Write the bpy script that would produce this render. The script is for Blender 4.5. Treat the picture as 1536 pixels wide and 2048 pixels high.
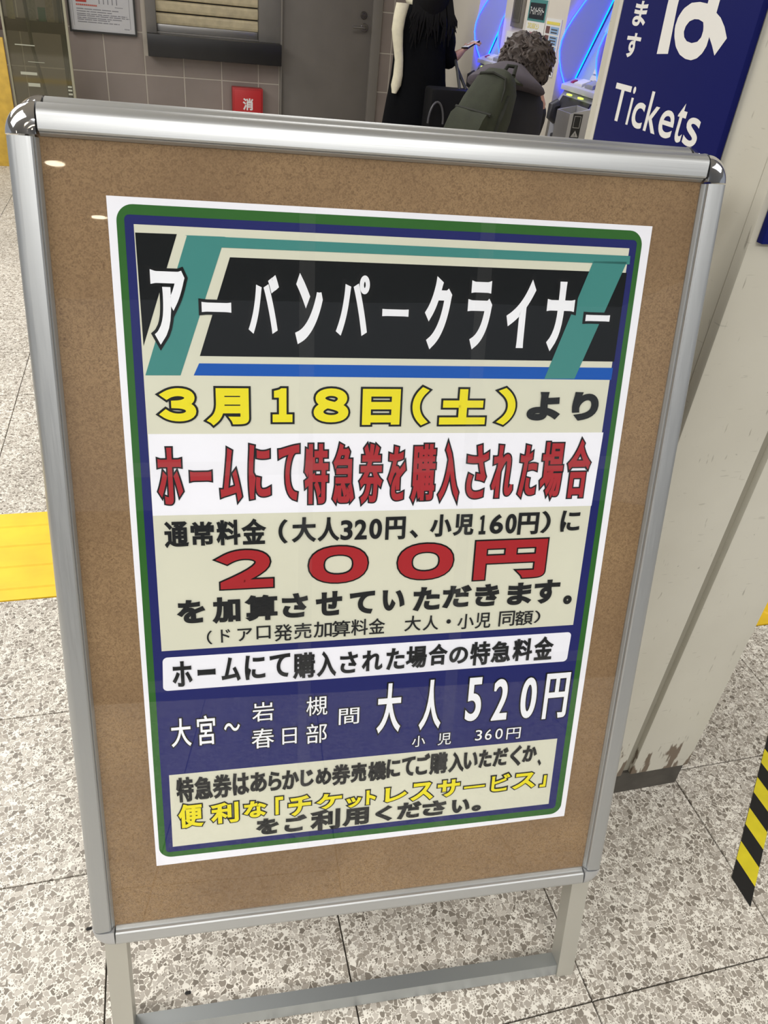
import bpy, bmesh, math, random
from mathutils import Vector, Matrix
random.seed(7)
SC = bpy.context.scene
C = SC.collection
for _o in list(bpy.data.objects): bpy.data.objects.remove(_o)

# ---------------------------------------------------------------- camera
CAMZ = 1.39
cam = bpy.data.cameras.new('camera'); cam.sensor_fit = 'VERTICAL'; cam.sensor_height = 36.0
cam.lens = 36.0 * 1530.0 / 2048.0
cam.clip_start = 0.02; cam.clip_end = 100
camo = bpy.data.objects.new('camera', cam); C.objects.link(camo)
# rows: image right, image down, view direction, in world axes
RX = Vector((0.96529036, -0.24486459, 0.09086175))
RY = Vector((-0.06728867, -0.569304, -0.81936878))
RZ = Vector((0.25236236, 0.78481481, -0.56602027))
camo.matrix_world = Matrix(((RX.x, -RY.x, -RZ.x, 0), (RX.y, -RY.y, -RZ.y, 0), (RX.z, -RY.z, -RZ.z, CAMZ), (0, 0, 0, 1)))
SC.camera = camo

# ---------------------------------------------------------------- world, exposure
SC.view_settings.view_transform = 'Standard'
SC.view_settings.look = 'None'
SC.view_settings.gamma = 1.0
SC.view_settings.use_curve_mapping = False
SC.view_settings.exposure = 0.06
w = bpy.data.worlds.new('world'); SC.world = w; w.use_nodes = True
w.node_tree.nodes['Background'].inputs[0].default_value = (0.80, 0.84, 0.90, 1)
w.node_tree.nodes['Background'].inputs[1].default_value = 0.38

CEIL = 2.8
def area(name, loc, sx, sy, power, col=(1, 0.98, 0.955), spread=180):
    l = bpy.data.lights.new(name, 'AREA'); l.shape = 'RECTANGLE'; l.size = sx; l.size_y = sy
    l.energy = power; l.color = col; l.spread = math.radians(spread)
    o = bpy.data.objects.new(name, l); C.objects.link(o); o.location = loc   # points straight down
    return o
LIGHTS = [
 ((-2.2, -0.2, CEIL-.03), 2.2, 1.6, 92),
 ((-1.9, 2.8, CEIL-.03), 2.0, 1.6, 100),
 ((0.2, -2.35, CEIL-.03), 2.4, .9, 135),
 ((2.9, -0.6, CEIL-.03), 1.2, 1.6, 50),
 ((-2.6, 5.6, CEIL-.03), 1.4, 1.2, 72),
 ((0.9, 4.4, CEIL-.03), 1.2, 1.2, 32),
]
for i, (l, a, b, p) in enumerate(LIGHTS): area('ceiling_area_light', l, a, b, p)

# ---------------------------------------------------------------- helpers
def lin(c):
    if isinstance(c, str): c = tuple(int(c[i:i+2], 16) for i in (0, 2, 4))
    return tuple((x/255/12.92 if x/255 <= .04045 else ((x/255+.055)/1.055)**2.4) for x in c) + (1,)
MATS = {}
def mat(name, col=None, rough=.6, metal=0.0, spec=.5, noise=0, nscale=30, bump=0, bscale=200, emit=None, estr=0, coat=0, alpha=1):
    if name in MATS: return MATS[name]
    m = bpy.data.materials.new(name); m.use_nodes = True; MATS[name] = m
    nt = m.node_tree; b = nt.nodes['Principled BSDF']
    c = lin(col)
    b.inputs['Base Color'].default_value = c
    b.inputs['Roughness'].default_value = rough
    b.inputs['Metallic'].default_value = metal
    b.inputs['Specular IOR Level'].default_value = spec
    b.inputs['Coat Weight'].default_value = coat
    b.inputs['Alpha'].default_value = alpha
    if emit:
        b.inputs['Emission Color'].default_value = lin(emit); b.inputs['Emission Strength'].default_value = estr
    geo = nt.nodes.new('ShaderNodeNewGeometry')
    if noise:
        n = nt.nodes.new('ShaderNodeTexNoise'); n.inputs['Scale'].default_value = nscale; n.inputs['Detail'].default_value = 5
        nt.links.new(geo.outputs['Position'], n.inputs['Vector'])
        mr = nt.nodes.new('ShaderNodeMapRange'); mr.inputs[1].default_value = .3; mr.inputs[2].default_value = .7
        mr.inputs[3].default_value = 1-noise; mr.inputs[4].default_value = 1+noise
        nt.links.new(n.outputs[0], mr.inputs[0])
        h = nt.nodes.new('ShaderNodeHueSaturation'); h.inputs['Color'].default_value = c
        nt.links.new(mr.outputs[0], h.inputs['Value']); nt.links.new(h.outputs[0], b.inputs['Base Color'])
    if bump:
        n = nt.nodes.new('ShaderNodeTexNoise'); n.inputs['Scale'].default_value = bscale; n.inputs['Detail'].default_value = 4
        nt.links.new(geo.outputs['Position'], n.inputs['Vector'])
        bp = nt.nodes.new('ShaderNodeBump'); bp.inputs['Strength'].default_value = bump; bp.inputs['Distance'].default_value = .002
        nt.links.new(n.outputs[0], bp.inputs['Height']); nt.links.new(bp.outputs[0], b.inputs['Normal'])
    return m

def N(nt, t, **kw):
    n = nt.nodes.new(t)
    for k, v in kw.items(): setattr(n, k, v)
    return n
def mixc(nt, fac, a, b, mode='MIX'):
    m = N(nt, 'ShaderNodeMix', data_type='RGBA', blend_type=mode)
    if isinstance(fac, (int, float)): m.inputs[0].default_value = fac
    else: nt.links.new(fac, m.inputs[0])
    for i, x in ((6, a), (7, b)):
        if isinstance(x, tuple): m.inputs[i].default_value = x
        else: nt.links.new(x, m.inputs[i])
    return m.outputs[2]
def maprange(nt, v, a, b, c=0, d=1):
    m = N(nt, 'ShaderNodeMapRange'); nt.links.new(v, m.inputs[0])
    for i, x in enumerate((a, b, c, d)): m.inputs[i+1].default_value = x
    return m.outputs[0]
def math_(nt, op, a, b=None):
    m = N(nt, 'ShaderNodeMath', operation=op)
    for i, x in ((0, a), (1, b)):
        if x is None: continue
        if isinstance(x, (int, float)): m.inputs[i].default_value = x
        else: nt.links.new(x, m.inputs[i])
    return m.outputs[0]
def noise(nt, vec, scale, detail=4, dist=0):
    n = N(nt, 'ShaderNodeTexNoise'); n.inputs['Scale'].default_value = scale; n.inputs['Detail'].default_value = detail
    n.inputs['Distortion'].default_value = dist
    nt.links.new(vec, n.inputs['Vector']); return n

class MB:
    """collects geometry in world coordinates; build() links it as ONE mesh object"""
    def __init__(s): s.v = []; s.f = []; s.smooth = False
    def add(s, vs, fs):
        k = len(s.v); s.v += [Vector(p) for p in vs]; s.f += [[i+k for i in f] for f in fs]; return s
    def box(s, a, b, T=None):
        x0, y0, z0 = a; x1, y1, z1 = b
        vs = [(x0,y0,z0),(x1,y0,z0),(x1,y1,z0),(x0,y1,z0),(x0,y0,z1),(x1,y0,z1),(x1,y1,z1),(x0,y1,z1)]
        if T: vs = [T(*p) for p in vs]
        return s.add(vs, [(0,3,2,1),(4,5,6,7),(0,1,5,4),(1,2,6,5),(2,3,7,6),(3,0,4,7)])
    def rings(s, rings, cap=True, closed=True):
        k = len(s.v); n = len(rings[0])
        for r in rings: s.v += [Vector(p) for p in r]
        for i in range(len(rings)-1):
            for j in range(n if closed else n-1):
                a = k+i*n+j; b = k+i*n+(j+1) % n
                s.f.append([a, b, b+n, a+n])
        if cap: s.f.append([k+j for j in range(n)][::-1]); s.f.append([k+(len(rings)-1)*n+j for j in range(n)])
        return s
    def tube(s, pts, r, n=8, cap=True):
        pts = [Vector(p) for p in pts]; rs = r if isinstance(r, (list, tuple)) else [r]*len(pts)
        rings = []; up = None
        for i, p in enumerate(pts):
            d = (pts[min(i+1, len(pts)-1)] - pts[max(i-1, 0)]).normalized()
            if up is None: up = d.orthogonal().normalized()
            up = (up - d*up.dot(d)).normalized(); sd = d.cross(up)
            rings.append([p + (up*math.cos(t) + sd*math.sin(t))*rs[i] for t in [2*math.pi*j/n for j in range(n)]])
        return s.rings(rings, cap)
    def prism(s, poly, T, h0, h1):
        """polygon (x,y) swept from h0 to h1 through T(x,y,h)"""
        n = len(poly)
        vs = [T(x, y, h0) for x, y in poly] + [T(x, y, h1) for x, y in poly]
        fs = [list(range(n))[::-1], list(range(n, 2*n))] + [[i, (i+1) % n, (i+1) % n+n, i+n] for i in range(n)]
        return s.add(vs, fs)
    def build(s, name, m, parent=None, bevel=0, smooth=False, seg=2, weld=False, loc=None, facing=None):
        lo = Vector((min(p[i] for p in s.v) for i in range(3))); hi = Vector((max(p[i] for p in s.v) for i in range(3)))
        o0 = Vector(loc) if loc is not None else Vector(((lo.x+hi.x)/2, (lo.y+hi.y)/2, lo.z))
        me = bpy.data.meshes.new(name); me.from_pydata([p-o0 for p in s.v], [], s.f); me.update()
        bm = bmesh.new(); bm.from_mesh(me)
        if weld: bmesh.ops.remove_doubles(bm, verts=bm.verts, dist=1e-5)
        if facing is None: bmesh.ops.recalc_face_normals(bm, faces=bm.faces)
        else:
            for f in bm.faces:
                f.normal_update()
                if f.normal.dot(facing) < 0: f.normal_flip()
        if bevel: bmesh.ops.bevel(bm, geom=bm.edges[:], offset=bevel, segments=seg, affect='EDGES', profile=.6, clamp_overlap=True)
        bm.to_mesh(me); bm.free()
        if isinstance(m, (list, tuple)):
            for x in m: me.materials.append(x)
        else: me.materials.append(m)
        if smooth or bevel:
            for p in me.polygons: p.use_smooth = True
            if hasattr(me, 'set_sharp_from_angle'): me.set_sharp_from_angle(angle=math.radians(38))
        o = bpy.data.objects.new(name, me); C.objects.link(o)
        if parent:
            o.parent = parent; o.location = o0 - world_loc(parent)
        else: o.location = o0
        return o
def world_loc(o):
    v = Vector(o.location)
    while o.parent: o = o.parent; v += o.location
    return v
def thing(name, label, cat, loc, group=None):
    o = bpy.data.objects.new(name, None); C.objects.link(o); o.location = loc; o.empty_display_size = .1
    return tag(o, label, cat, group)
def tag(o, label=None, cat=None, group=None, kind=None):
    if label: o['label'] = label
    if cat: o['category'] = cat
    if group: o['group'] = group
    if kind: o['kind'] = kind
    return o
def struct(name, mb, m, parent=None, **kw):
    o = mb.build(name, m, parent, **kw)
    if not parent: o['kind'] = 'structure'
    return o
def smoothstep(mesh_obj, lv=2):
    md = mesh_obj.modifiers.new('sub', 'SUBSURF'); md.levels = lv; md.render_levels = lv; return mesh_obj
def skin_chain(name, joints, edges, m, parent, root=0, lv=2):
    """joints: (x,y,z,r) or (x,y,z,rx,ry) in world metres; one continuous skinned surface"""
    base = Vector(joints[root][:3])
    me = bpy.data.meshes.new(name); me.from_pydata([Vector(j[:3])-base for j in joints], edges, []); me.materials.append(m)
    o = bpy.data.objects.new(name, me); C.objects.link(o)
    md = o.modifiers.new('skin', 'SKIN'); md.use_smooth_shade = True; md.branch_smoothing = .6
    for i, j in enumerate(joints):
        sv = me.skin_vertices[0].data[i]; sv.radius = (j[3], j[4] if len(j) > 4 else j[3]); sv.use_root = (i == root)
    s2 = o.modifiers.new('sub', 'SUBSURF'); s2.levels = lv; s2.render_levels = lv
    if parent: o.parent = parent; o.location = base - world_loc(parent)
    else: o.location = base
    return o

# ---------------------------------------------------------------- glyphs (built-in font, turned into plain meshes)
_gc = {}
def glyph(ch):
    if ch in _gc: return _gc[ch]
    c = bpy.data.curves.new('g', 'FONT'); c.body = ch; c.resolution_u = 6
    o = bpy.data.objects.new('g', c); C.objects.link(o); bpy.context.view_layer.update()
    me = o.to_mesh()
    vs = [(v.co.x, v.co.y) for v in me.vertices]; fs = [list(p.vertices) for p in me.polygons]
    o.to_mesh_clear(); bpy.data.objects.remove(o); bpy.data.curves.remove(c)
    # weld and find the outline
    key = {}; idx = []; nv = []
    for x, y in vs:
        k = (round(x, 5), round(y, 5))
        if k not in key: key[k] = len(nv); nv.append((x, y))
        idx.append(key[k])
    fs = [[idx[i] for i in f] for f in fs]
    fs = [f for f in fs if len(set(f)) == len(f)]
    fx = []
    for f in fs:
        ar = sum(nv[a][0]*nv[b][1]-nv[b][0]*nv[a][1] for a, b in zip(f, f[1:]+f[:1]))
        if abs(ar) > 1e-12: fx.append(f if ar > 0 else f[::-1])
    fs = fx; es = set()
    for f in fs:
        for a, b in zip(f, f[1:]+f[:1]): es.add((a, b))
    out = [(a, b) for a, b in es if (b, a) not in es]
    xs = [p[0] for p in nv]; ys = [p[1] for p in nv]
    _gc[ch] = (nv, fs, out, min(xs), max(xs), min(ys), max(ys)); return _gc[ch]
_lv = 0
def put_glyph(mb, ch, cx, cy, wd, ht, T, h, grow, clip=None):
    """glyph ch scaled into the box (centre cx,cy; y down) and thickened by grow, mapped by T(x,y,h)"""
    nv, fs, out, x0, x1, y0, y1 = glyph(ch)
    w2 = max(wd-2*clip if clip is not None else wd-2*grow, 1e-4); h2 = max(ht-2*clip if clip is not None else ht-2*grow, 1e-4)
    P = [(cx+(x-(x0+x1)/2)/(x1-x0)*w2, cy-(y-(y0+y1)/2)/(y1-y0)*h2) for x, y in nv]
    global _lv
    mb.add([T(x, y, h) for x, y in P], [f for f in fs])
    if grow <= 0: return
    nxt = {}; prv = {}
    for a, b in out: nxt.setdefault(a, []).append(b); prv.setdefault(b, []).append(a)
    def nrm(a, b):
        dx, dy = P[b][0]-P[a][0], P[b][1]-P[a][1]; l = math.hypot(dx, dy) or 1e-9
        return (-dy/l, dx/l)          # glyph y is flipped, so this is the outer side
    left = dict((a, list(bs)) for a, bs in nxt.items()); chain = []
    for s0 in list(left):
        a = s0
        while left.get(a): b = left[a].pop(); chain.append((a, b)); a = b
    for k_, (a, b) in enumerate(chain):
        n0 = nrm(a, b); h_ = h+(k_ % 5+1)*.00002
        ends = []
        for v, o in ((a, prv.get(a)), (b, nxt.get(b))):
            m = n0
            if o and len(o) == 1:
                n1 = nrm(o[0], v) if v == a else nrm(v, o[0])
                mx, my = n0[0]+n1[0], n0[1]+n1[1]; q = (mx*mx+my*my)/2
                if q > .12: m = (mx/q, my/q)
            ends.append((P[v][0]+m[0]*grow, P[v][1]+m[1]*grow))
        (ax, ay), (bx, by) = P[a], P[b]
        mb.add([T(ax, ay, h_), T(bx, by, h_), T(ends[1][0], ends[1][1], h_), T(ends[0][0], ends[0][1], h_)], [(0, 1, 2), (0, 2, 3)])
POSTER_TEXT = [
 ('title','white','black',0.0025,0.0032,[('ア',0.0918,0.1242,0.068,0.0936),('ー',0.1739,0.1228,0.0621,0.0191),('バ',0.2571,0.1179,0.0682,0.0799),('ン',0.339,0.1235,0.06,0.0899),('パ',0.4197,0.1156,0.0749,0.085),('ー',0.5005,0.1235,0.0608,0.0164),('ク',0.5828,0.123,0.0608,0.097),('ラ',0.6645,0.1236,0.0586,0.0944),('イ',0.7472,0.1229,0.0653,0.094),('ナ',0.8288,0.1216,0.0675,0.098),('ー',0.9095,0.1232,0.062,0.0159),]),
 ('date','yellow','black',0.0028,0.0024,[('３',0.0994,0.2464,0.0717,0.049),('月',0.1901,0.2485,0.0826,0.0538),('１',0.2902,0.2469,0.0454,0.0512),('８',0.3828,0.247,0.075,0.0519),('日',0.4809,0.2491,0.0827,0.0553),('（',0.5577,0.2481,0.0373,0.058),('土',0.6464,0.2489,0.1032,0.0557),('）',0.7393,0.2483,0.0418,0.0577),]),
 ('from','ink',None,0.0028,0,[('よ',0.8168,0.2479,0.0701,0.0414),('り',0.908,0.248,0.0582,0.0419),]),
 ('red','red','black',0.0014,0.0018,[('ホ',0.0778,0.3429,0.0513,0.0832),('ー',0.1346,0.3435,0.0453,0.0172),('ム',0.1907,0.342,0.0461,0.0767),('に',0.2456,0.3393,0.0474,0.0815),('て',0.3022,0.3408,0.0458,0.0836),('特',0.3562,0.3436,0.0526,0.0911),('急',0.4105,0.3435,0.0485,0.09),('券',0.4656,0.3443,0.0518,0.0907),('を',0.5184,0.345,0.0412,0.0841),('購',0.5738,0.344,0.0547,0.0884),('入',0.6288,0.3443,0.049,0.0854),('さ',0.6873,0.3447,0.0511,0.0851),('れ',0.7438,0.3448,0.0526,0.0844),('た',0.7989,0.3444,0.0445,0.0826),('場',0.8513,0.3432,0.0541,0.0888),('合',0.9114,0.3436,0.0564,0.0934),]),
 ('fare','ink',None,0.0011,0,[('通',0.0837,0.426,0.045,0.0375),('常',0.133,0.4263,0.0446,0.0356),('料',0.1831,0.4259,0.0464,0.0376),('金',0.2326,0.4257,0.047,0.0383),('（',0.2899,0.4271,0.0175,0.0364),('大',0.3324,0.4253,0.0478,0.0379),('人',0.3823,0.4258,0.0437,0.0364),('3',0.4191,0.4283,0.0248,0.0308),('2',0.4485,0.4282,0.0256,0.0309),('0',0.4794,0.4279,0.0265,0.0315),('円',0.5211,0.4278,0.0423,0.0358),('、',0.5609,0.4379,0.017,0.0125),('小',0.6185,0.4262,0.046,0.0353),('児',0.6679,0.4259,0.044,0.0341),('１',0.7096,0.4274,0.0150,0.0306),('6',0.7407,0.427,0.0297,0.0311),('0',0.7731,0.4271,0.0247,0.0317),('円',0.8122,0.4277,0.0471,0.0357),('）',0.8525,0.4263,0.0204,0.0359),('に',0.9087,0.426,0.0449,0.0347),]),
 ('surcharge','red','black',0.0034,0.002,[('２',0.2162,0.4828,0.1139,0.0637),('０',0.4041,0.4818,0.1286,0.0621),('０',0.5902,0.4832,0.1271,0.0622),('円',0.7807,0.4858,0.1698,0.0688),]),
 ('added','ink',None,0.0018,0,[('を',0.1045,0.5451,0.0533,0.0372),('加',0.1748,0.5452,0.0556,0.0409),('算',0.2458,0.5451,0.0651,0.0413),('さ',0.3143,0.5444,0.0536,0.0397),('せ',0.3858,0.5442,0.0553,0.0401),('て',0.4567,0.5458,0.0538,0.0376),('い',0.5248,0.5446,0.0484,0.0345),('た',0.5979,0.5452,0.0592,0.0398),('だ',0.6656,0.5444,0.0636,0.0376),('き',0.7346,0.5448,0.0546,0.0379),('ま',0.8101,0.5454,0.0557,0.0383),('す',0.8744,0.5442,0.0602,0.0412),('。',0.9266,0.5608,0.0202,0.0157),]),
 ('note','ink',None,0.0003,0,[('（',0.1385,0.5887,0.0106,0.0226),('ド',0.1711,0.5875,0.019,0.0217),('ア',0.2104,0.5876,0.0299,0.0208),('口',0.249,0.5857,0.029,0.0219),('発',0.2898,0.5882,0.038,0.0279),('売',0.3311,0.5871,0.0372,0.0266),('加',0.3734,0.5868,0.0389,0.0267),('算',0.4128,0.5875,0.0399,0.0274),('料',0.4528,0.587,0.0365,0.0275),('金',0.4907,0.5869,0.0356,0.0266),('大',0.5701,0.586,0.0364,0.0264),('人',0.6109,0.587,0.0348,0.0255),('・',0.6514,0.5866,0.0101,0.0077),('小',0.6908,0.5885,0.0376,0.0263),('児',0.7307,0.5884,0.0359,0.0275),('同',0.7862,0.5879,0.0371,0.0266),('額',0.8272,0.5885,0.0425,0.0262),('）',0.8588,0.5879,0.0143,0.0221),]),
 ('box','ink',None,0.0011,0,[('ホ',0.0804,0.6463,0.04,0.0429),('ー',0.1297,0.6461,0.0369,0.0099),('ム',0.18,0.6441,0.0393,0.0399),('に',0.2303,0.6439,0.0429,0.0417),('て',0.2828,0.6437,0.0435,0.0405),('購',0.3344,0.6465,0.0473,0.0444),('入',0.3833,0.6468,0.0416,0.0426),('さ',0.4318,0.6471,0.0389,0.0377),('れ',0.4838,0.6467,0.046,0.0364),('た',0.5359,0.6464,0.0413,0.0382),('場',0.5833,0.6459,0.0472,0.0395),('合',0.6328,0.6443,0.043,0.0381),('の',0.6811,0.6483,0.0436,0.0304),('特',0.7316,0.6477,0.047,0.0429),('急',0.7813,0.6473,0.0462,0.0388),('料',0.833,0.6466,0.0468,0.0407),('金',0.8841,0.6467,0.046,0.0431),]),
 ('route','white','black',0.0004,0.0015,[('大',0.0711,0.7477,0.0465,0.0538),('宮',0.1239,0.7475,0.0429,0.0563),('～',0.1785,0.7458,0.0386,0.0185),]),
 ('stations','white','black',0.0001,0.0012,[('岩',0.2456,0.7229,0.0503,0.0369),('槻',0.3632,0.7206,0.0507,0.0374),('春',0.2444,0.7715,0.053,0.039),('日',0.303,0.7717,0.0357,0.0327),('部',0.3634,0.7715,0.0501,0.0396),('間',0.4358,0.7446,0.05,0.0328),]),
 ('adult','white','black',0.0014,0.0018,[('大',0.5274,0.7353,0.0607,0.0946),('人',0.6245,0.7354,0.0573,0.0957),('5',0.727,0.7333,0.0431,0.0872),('2',0.7922,0.7382,0.0438,0.0836),('0',0.8618,0.7396,0.0446,0.0832),('円',0.9313,0.74,0.0659,0.0926),]),
 ('child','white','black',0.0001,0.0012,[('小',0.6012,0.8051,0.0354,0.0242),('児',0.6636,0.8052,0.036,0.0261),('3',0.7471,0.8045,0.0206,0.0235),('6',0.7713,0.8052,0.0207,0.0235),('0',0.7978,0.8055,0.0223,0.0236),('円',0.8344,0.8074,0.0391,0.0255),]),
 ('advance','ink',None,0.0013,0,[('特',0.0725,0.8539,0.0374,0.0472),('急',0.1125,0.854,0.0397,0.0435),('券',0.1532,0.8544,0.0414,0.0449),('は',0.1943,0.8539,0.0367,0.0423),('あ',0.2333,0.8538,0.0371,0.0385),('ら',0.2699,0.8551,0.0296,0.037),('か',0.3053,0.8554,0.0385,0.0372),('じ',0.343,0.8554,0.0302,0.0327),('め',0.3807,0.8558,0.0359,0.0329),('券',0.4215,0.8557,0.0431,0.0406),('売',0.4626,0.855,0.0367,0.0379),('機',0.5063,0.8559,0.0441,0.0381),('に',0.5447,0.854,0.0332,0.0371),('て',0.5807,0.8536,0.0321,0.0384),('ご',0.6155,0.8522,0.0338,0.0415),('購',0.6539,0.8531,0.0436,0.0429),('入',0.6983,0.8548,0.0383,0.0389),('い',0.7334,0.8542,0.0356,0.0343),('た',0.7698,0.8534,0.0322,0.0362),('だ',0.8082,0.8536,0.0378,0.0364),('く',0.847,0.8544,0.0283,0.0414),('か',0.8826,0.8523,0.037,0.0336),('、',0.9105,0.8734,0.0094,0.0105),]),
 ('ticketless','yellow','black',0.0013,0.0017,[('便',0.0814,0.9052,0.0583,0.0497),('利',0.1569,0.907,0.0666,0.0445),('な',0.2247,0.9062,0.0553,0.0367),('「',0.2795,0.9045,0.0234,0.0392),('チ',0.3266,0.9091,0.0576,0.0431),('ケ',0.3959,0.9066,0.0635,0.0345),('ッ',0.4533,0.9146,0.04,0.024),('ト',0.4941,0.908,0.0283,0.0331),('レ',0.5543,0.9077,0.0575,0.0333),('ス',0.6184,0.9076,0.0599,0.0397),('サ',0.6841,0.9071,0.0609,0.0387),('ー',0.7493,0.91,0.0582,0.0081),('ビ',0.8157,0.9075,0.0538,0.0406),('ス',0.877,0.909,0.0624,0.0365),('」',0.9271,0.9144,0.0214,0.0286),]),
 ('please','ink',None,0.0018,0,[('を',0.2523,0.9438,0.0503,0.0328),('ご',0.3166,0.9444,0.0512,0.0331),('利',0.3871,0.9441,0.0695,0.0424),('用',0.4598,0.9448,0.0623,0.0355),('く',0.5263,0.9453,0.0397,0.032),('だ',0.5894,0.9446,0.0586,0.0341),('さ',0.6518,0.9461,0.0596,0.0313),('い',0.7189,0.948,0.0455,0.0284),('。',0.7595,0.9566,0.0238,0.0127),]),
]
POSTER_SHAPES = {
 'green': [(0.0138,0.0079),(0.9829,0.0068),(0.9869,0.9920),(0.0082,0.9844)],
 'blue': [(0.0265,0.0195),(0.9719,0.0188),(0.9709,0.9787),(0.0230,0.9742)],
 'cream_top': [(0.0413,0.0299),(0.9573,0.0296),(0.9499,0.6076),(0.0418,0.6069)],
 'band_white': [(0.0428,0.2851),(0.9573,0.2873),(0.9536,0.4025),(0.0416,0.3983)],
 'box_white': [(0.0427,0.6179),(0.9487,0.6207),(0.9465,0.6751),(0.0396,0.6738)],
 'cream_low': [(0.0404,0.8247),(0.9503,0.8280),(0.9514,0.9671),(0.0385,0.9640)],
 'dark_left': [(0.0428,0.0392),(0.1113,0.0388),(0.0447,0.1723)],
 'dark_main': [(0.1996,0.0627),(0.9592,0.0615),(0.9588,0.1831),(0.1416,0.1836)],
 'teal_left': [(0.1282,0.0395),(0.1924,0.0392),(0.1061,0.2085),(0.0446,0.2088)],
 'teal_bar': [(0.1251,0.0396),(0.9611,0.0394),(0.9621,0.0504),(0.1796,0.0518)],
 'teal_right': [(0.8858,0.0481),(0.9559,0.0472),(0.8770,0.2082),(0.8120,0.2085)],
 'blue_bar': [(0.1398,0.1929),(0.9583,0.1920),(0.9580,0.2094),(0.1293,0.2084)],
 'cream_patch': [(0.8698,0.0518),(0.9614,0.0504),(0.9592,0.0615),(0.8656,0.0619)],
}

# ---------------------------------------------------------------- setting: floor
TP = 0.3965; X0 = 0.2200; Y0 = 0.8585
def terrazzo():
    m = bpy.data.materials.new('terrazzo'); m.use_nodes = True; nt = m.node_tree; b = nt.nodes['Principled BSDF']
    geo = N(nt, 'ShaderNodeNewGeometry'); oi = N(nt, 'ShaderNodeObjectInfo')
    off = N(nt, 'ShaderNodeVectorMath', operation='SCALE'); cv = N(nt, 'ShaderNodeCombineXYZ')
    nt.links.new(oi.outputs['Random'], cv.inputs[0]); nt.links.new(oi.outputs['Random'], cv.inputs[1])
    nt.links.new(cv.outputs[0], off.inputs[0]); off.inputs['Scale'].default_value = 37.0
    p = N(nt, 'ShaderNodeVectorMath', operation='ADD'); nt.links.new(geo.outputs['Position'], p.inputs[0]); nt.links.new(off.outputs[0], p.inputs[1])
    # warp so the chips are angular and uneven
    wn = noise(nt, p.outputs[0], 60, 2); ws = N(nt, 'ShaderNodeVectorMath', operation='SCALE'); ws.inputs['Scale'].default_value = .010
    sub = N(nt, 'ShaderNodeVectorMath', operation='SUBTRACT'); sub.inputs[1].default_value = (.5, .5, .5)
    nt.links.new(wn.outputs['Color'], sub.inputs[0]); nt.links.new(sub.outputs[0], ws.inputs[0])
    q = N(nt, 'ShaderNodeVectorMath', operation='ADD'); nt.links.new(p.outputs[0], q.inputs[0]); nt.links.new(ws.outputs[0], q.inputs[1])
    flat = N(nt, 'ShaderNodeVectorMath', operation='MULTIPLY'); flat.inputs[1].default_value = (1, 1, 0); nt.links.new(q.outputs[0], flat.inputs[0])
    def layer(scale, thr, keep):
        v = N(nt, 'ShaderNodeTexVoronoi', feature='DISTANCE_TO_EDGE', voronoi_dimensions='2D'); v.inputs['Scale'].default_value = scale
        c = N(nt, 'ShaderNodeTexVoronoi', feature='F1', voronoi_dimensions='2D'); c.inputs['Scale'].default_value = scale
        nt.links.new(flat.outputs[0], v.inputs['Vector']); nt.links.new(flat.outputs[0], c.inputs['Vector'])
        sp = N(nt, 'ShaderNodeSeparateColor'); nt.links.new(c.outputs['Color'], sp.inputs[0])
        t = math_(nt, 'MULTIPLY', sp.outputs[1], thr*1.6); t = math_(nt, 'ADD', t, thr*.35)
        e = math_(nt, 'GREATER_THAN', v.outputs['Distance'], t)
        k = math_(nt, 'LESS_THAN', sp.outputs[0], keep)
        return math_(nt, 'MULTIPLY', e, k), sp.outputs[2], sp.outputs[0]
    big, bv, bw = layer(108, .095, .72)
    sm, sv, sw = layer(225, .13, .80)
    def chipcol(v):
        r = N(nt, 'ShaderNodeValToRGB'); nt.links.new(v, r.inputs[0]); e = r.color_ramp.elements
        e[0].position = 0; e[0].color = lin((122, 114, 103)); e[1].position = 1; e[1].color = lin((206, 199, 187))
        for ps, cc in ((.25, (152, 144, 132)), (.6, (172, 164, 152)), (.8, (188, 181, 170))):
            x = e.new(ps); x.color = lin(cc)
        return r.outputs[0]
    c1 = mixc(nt, sm, lin((236, 231, 219)), chipcol(sv))
    c2 = mixc(nt, big, c1, chipcol(bv))
    gr = noise(nt, geo.outputs['Position'], 1.7, 5); g = maprange(nt, gr.outputs[0], .3, .75, .92, .74)
    hs = N(nt, 'ShaderNodeHueSaturation'); nt.links.new(c2, hs.inputs['Color']); nt.links.new(g, hs.inputs['Value'])
    # scattered dark scuffs
    sc = noise(nt, geo.outputs['Position'], 14, 3); sf = maprange(nt, sc.outputs[0], .72, .80, 0, .45)
    c3 = mixc(nt, sf, hs.outputs[0], lin((90, 84, 76)))
    nt.links.new(c3, b.inputs['Base Color']); b.inputs['Roughness'].default_value = .42; b.inputs['Specular IOR Level'].default_value = .35
    return m
TERR = terrazzo()
GROUT = mat('dark_grout', (62, 57, 50), .9, noise=.3, nscale=60)
fl = struct('floor', MB().box((-6, -9, -.12), (5, 8, -.006)), GROUT)
def shared_box(name, sx, sy, sz, bev, m):
    b = MB().box((-sx/2, -sy/2, -sz), (sx/2, sy/2, 0)); o = b.build(name, m, None, bevel=bev, seg=1, loc=(0, 0, 0)); return o
t0 = shared_box('floor_tile', TP-.0026, TP-.0026, .008, .0008, TERR); tm = t0.data; bpy.data.objects.remove(t0)
rt = random.Random(3)
TACT = []
def floor_piece(name, me, x, y, z=0):
    o = bpy.data.objects.new(name, me); C.objects.link(o); o.parent = fl; o.location = Vector((x, y, z)) - world_loc(fl); return o
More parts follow.
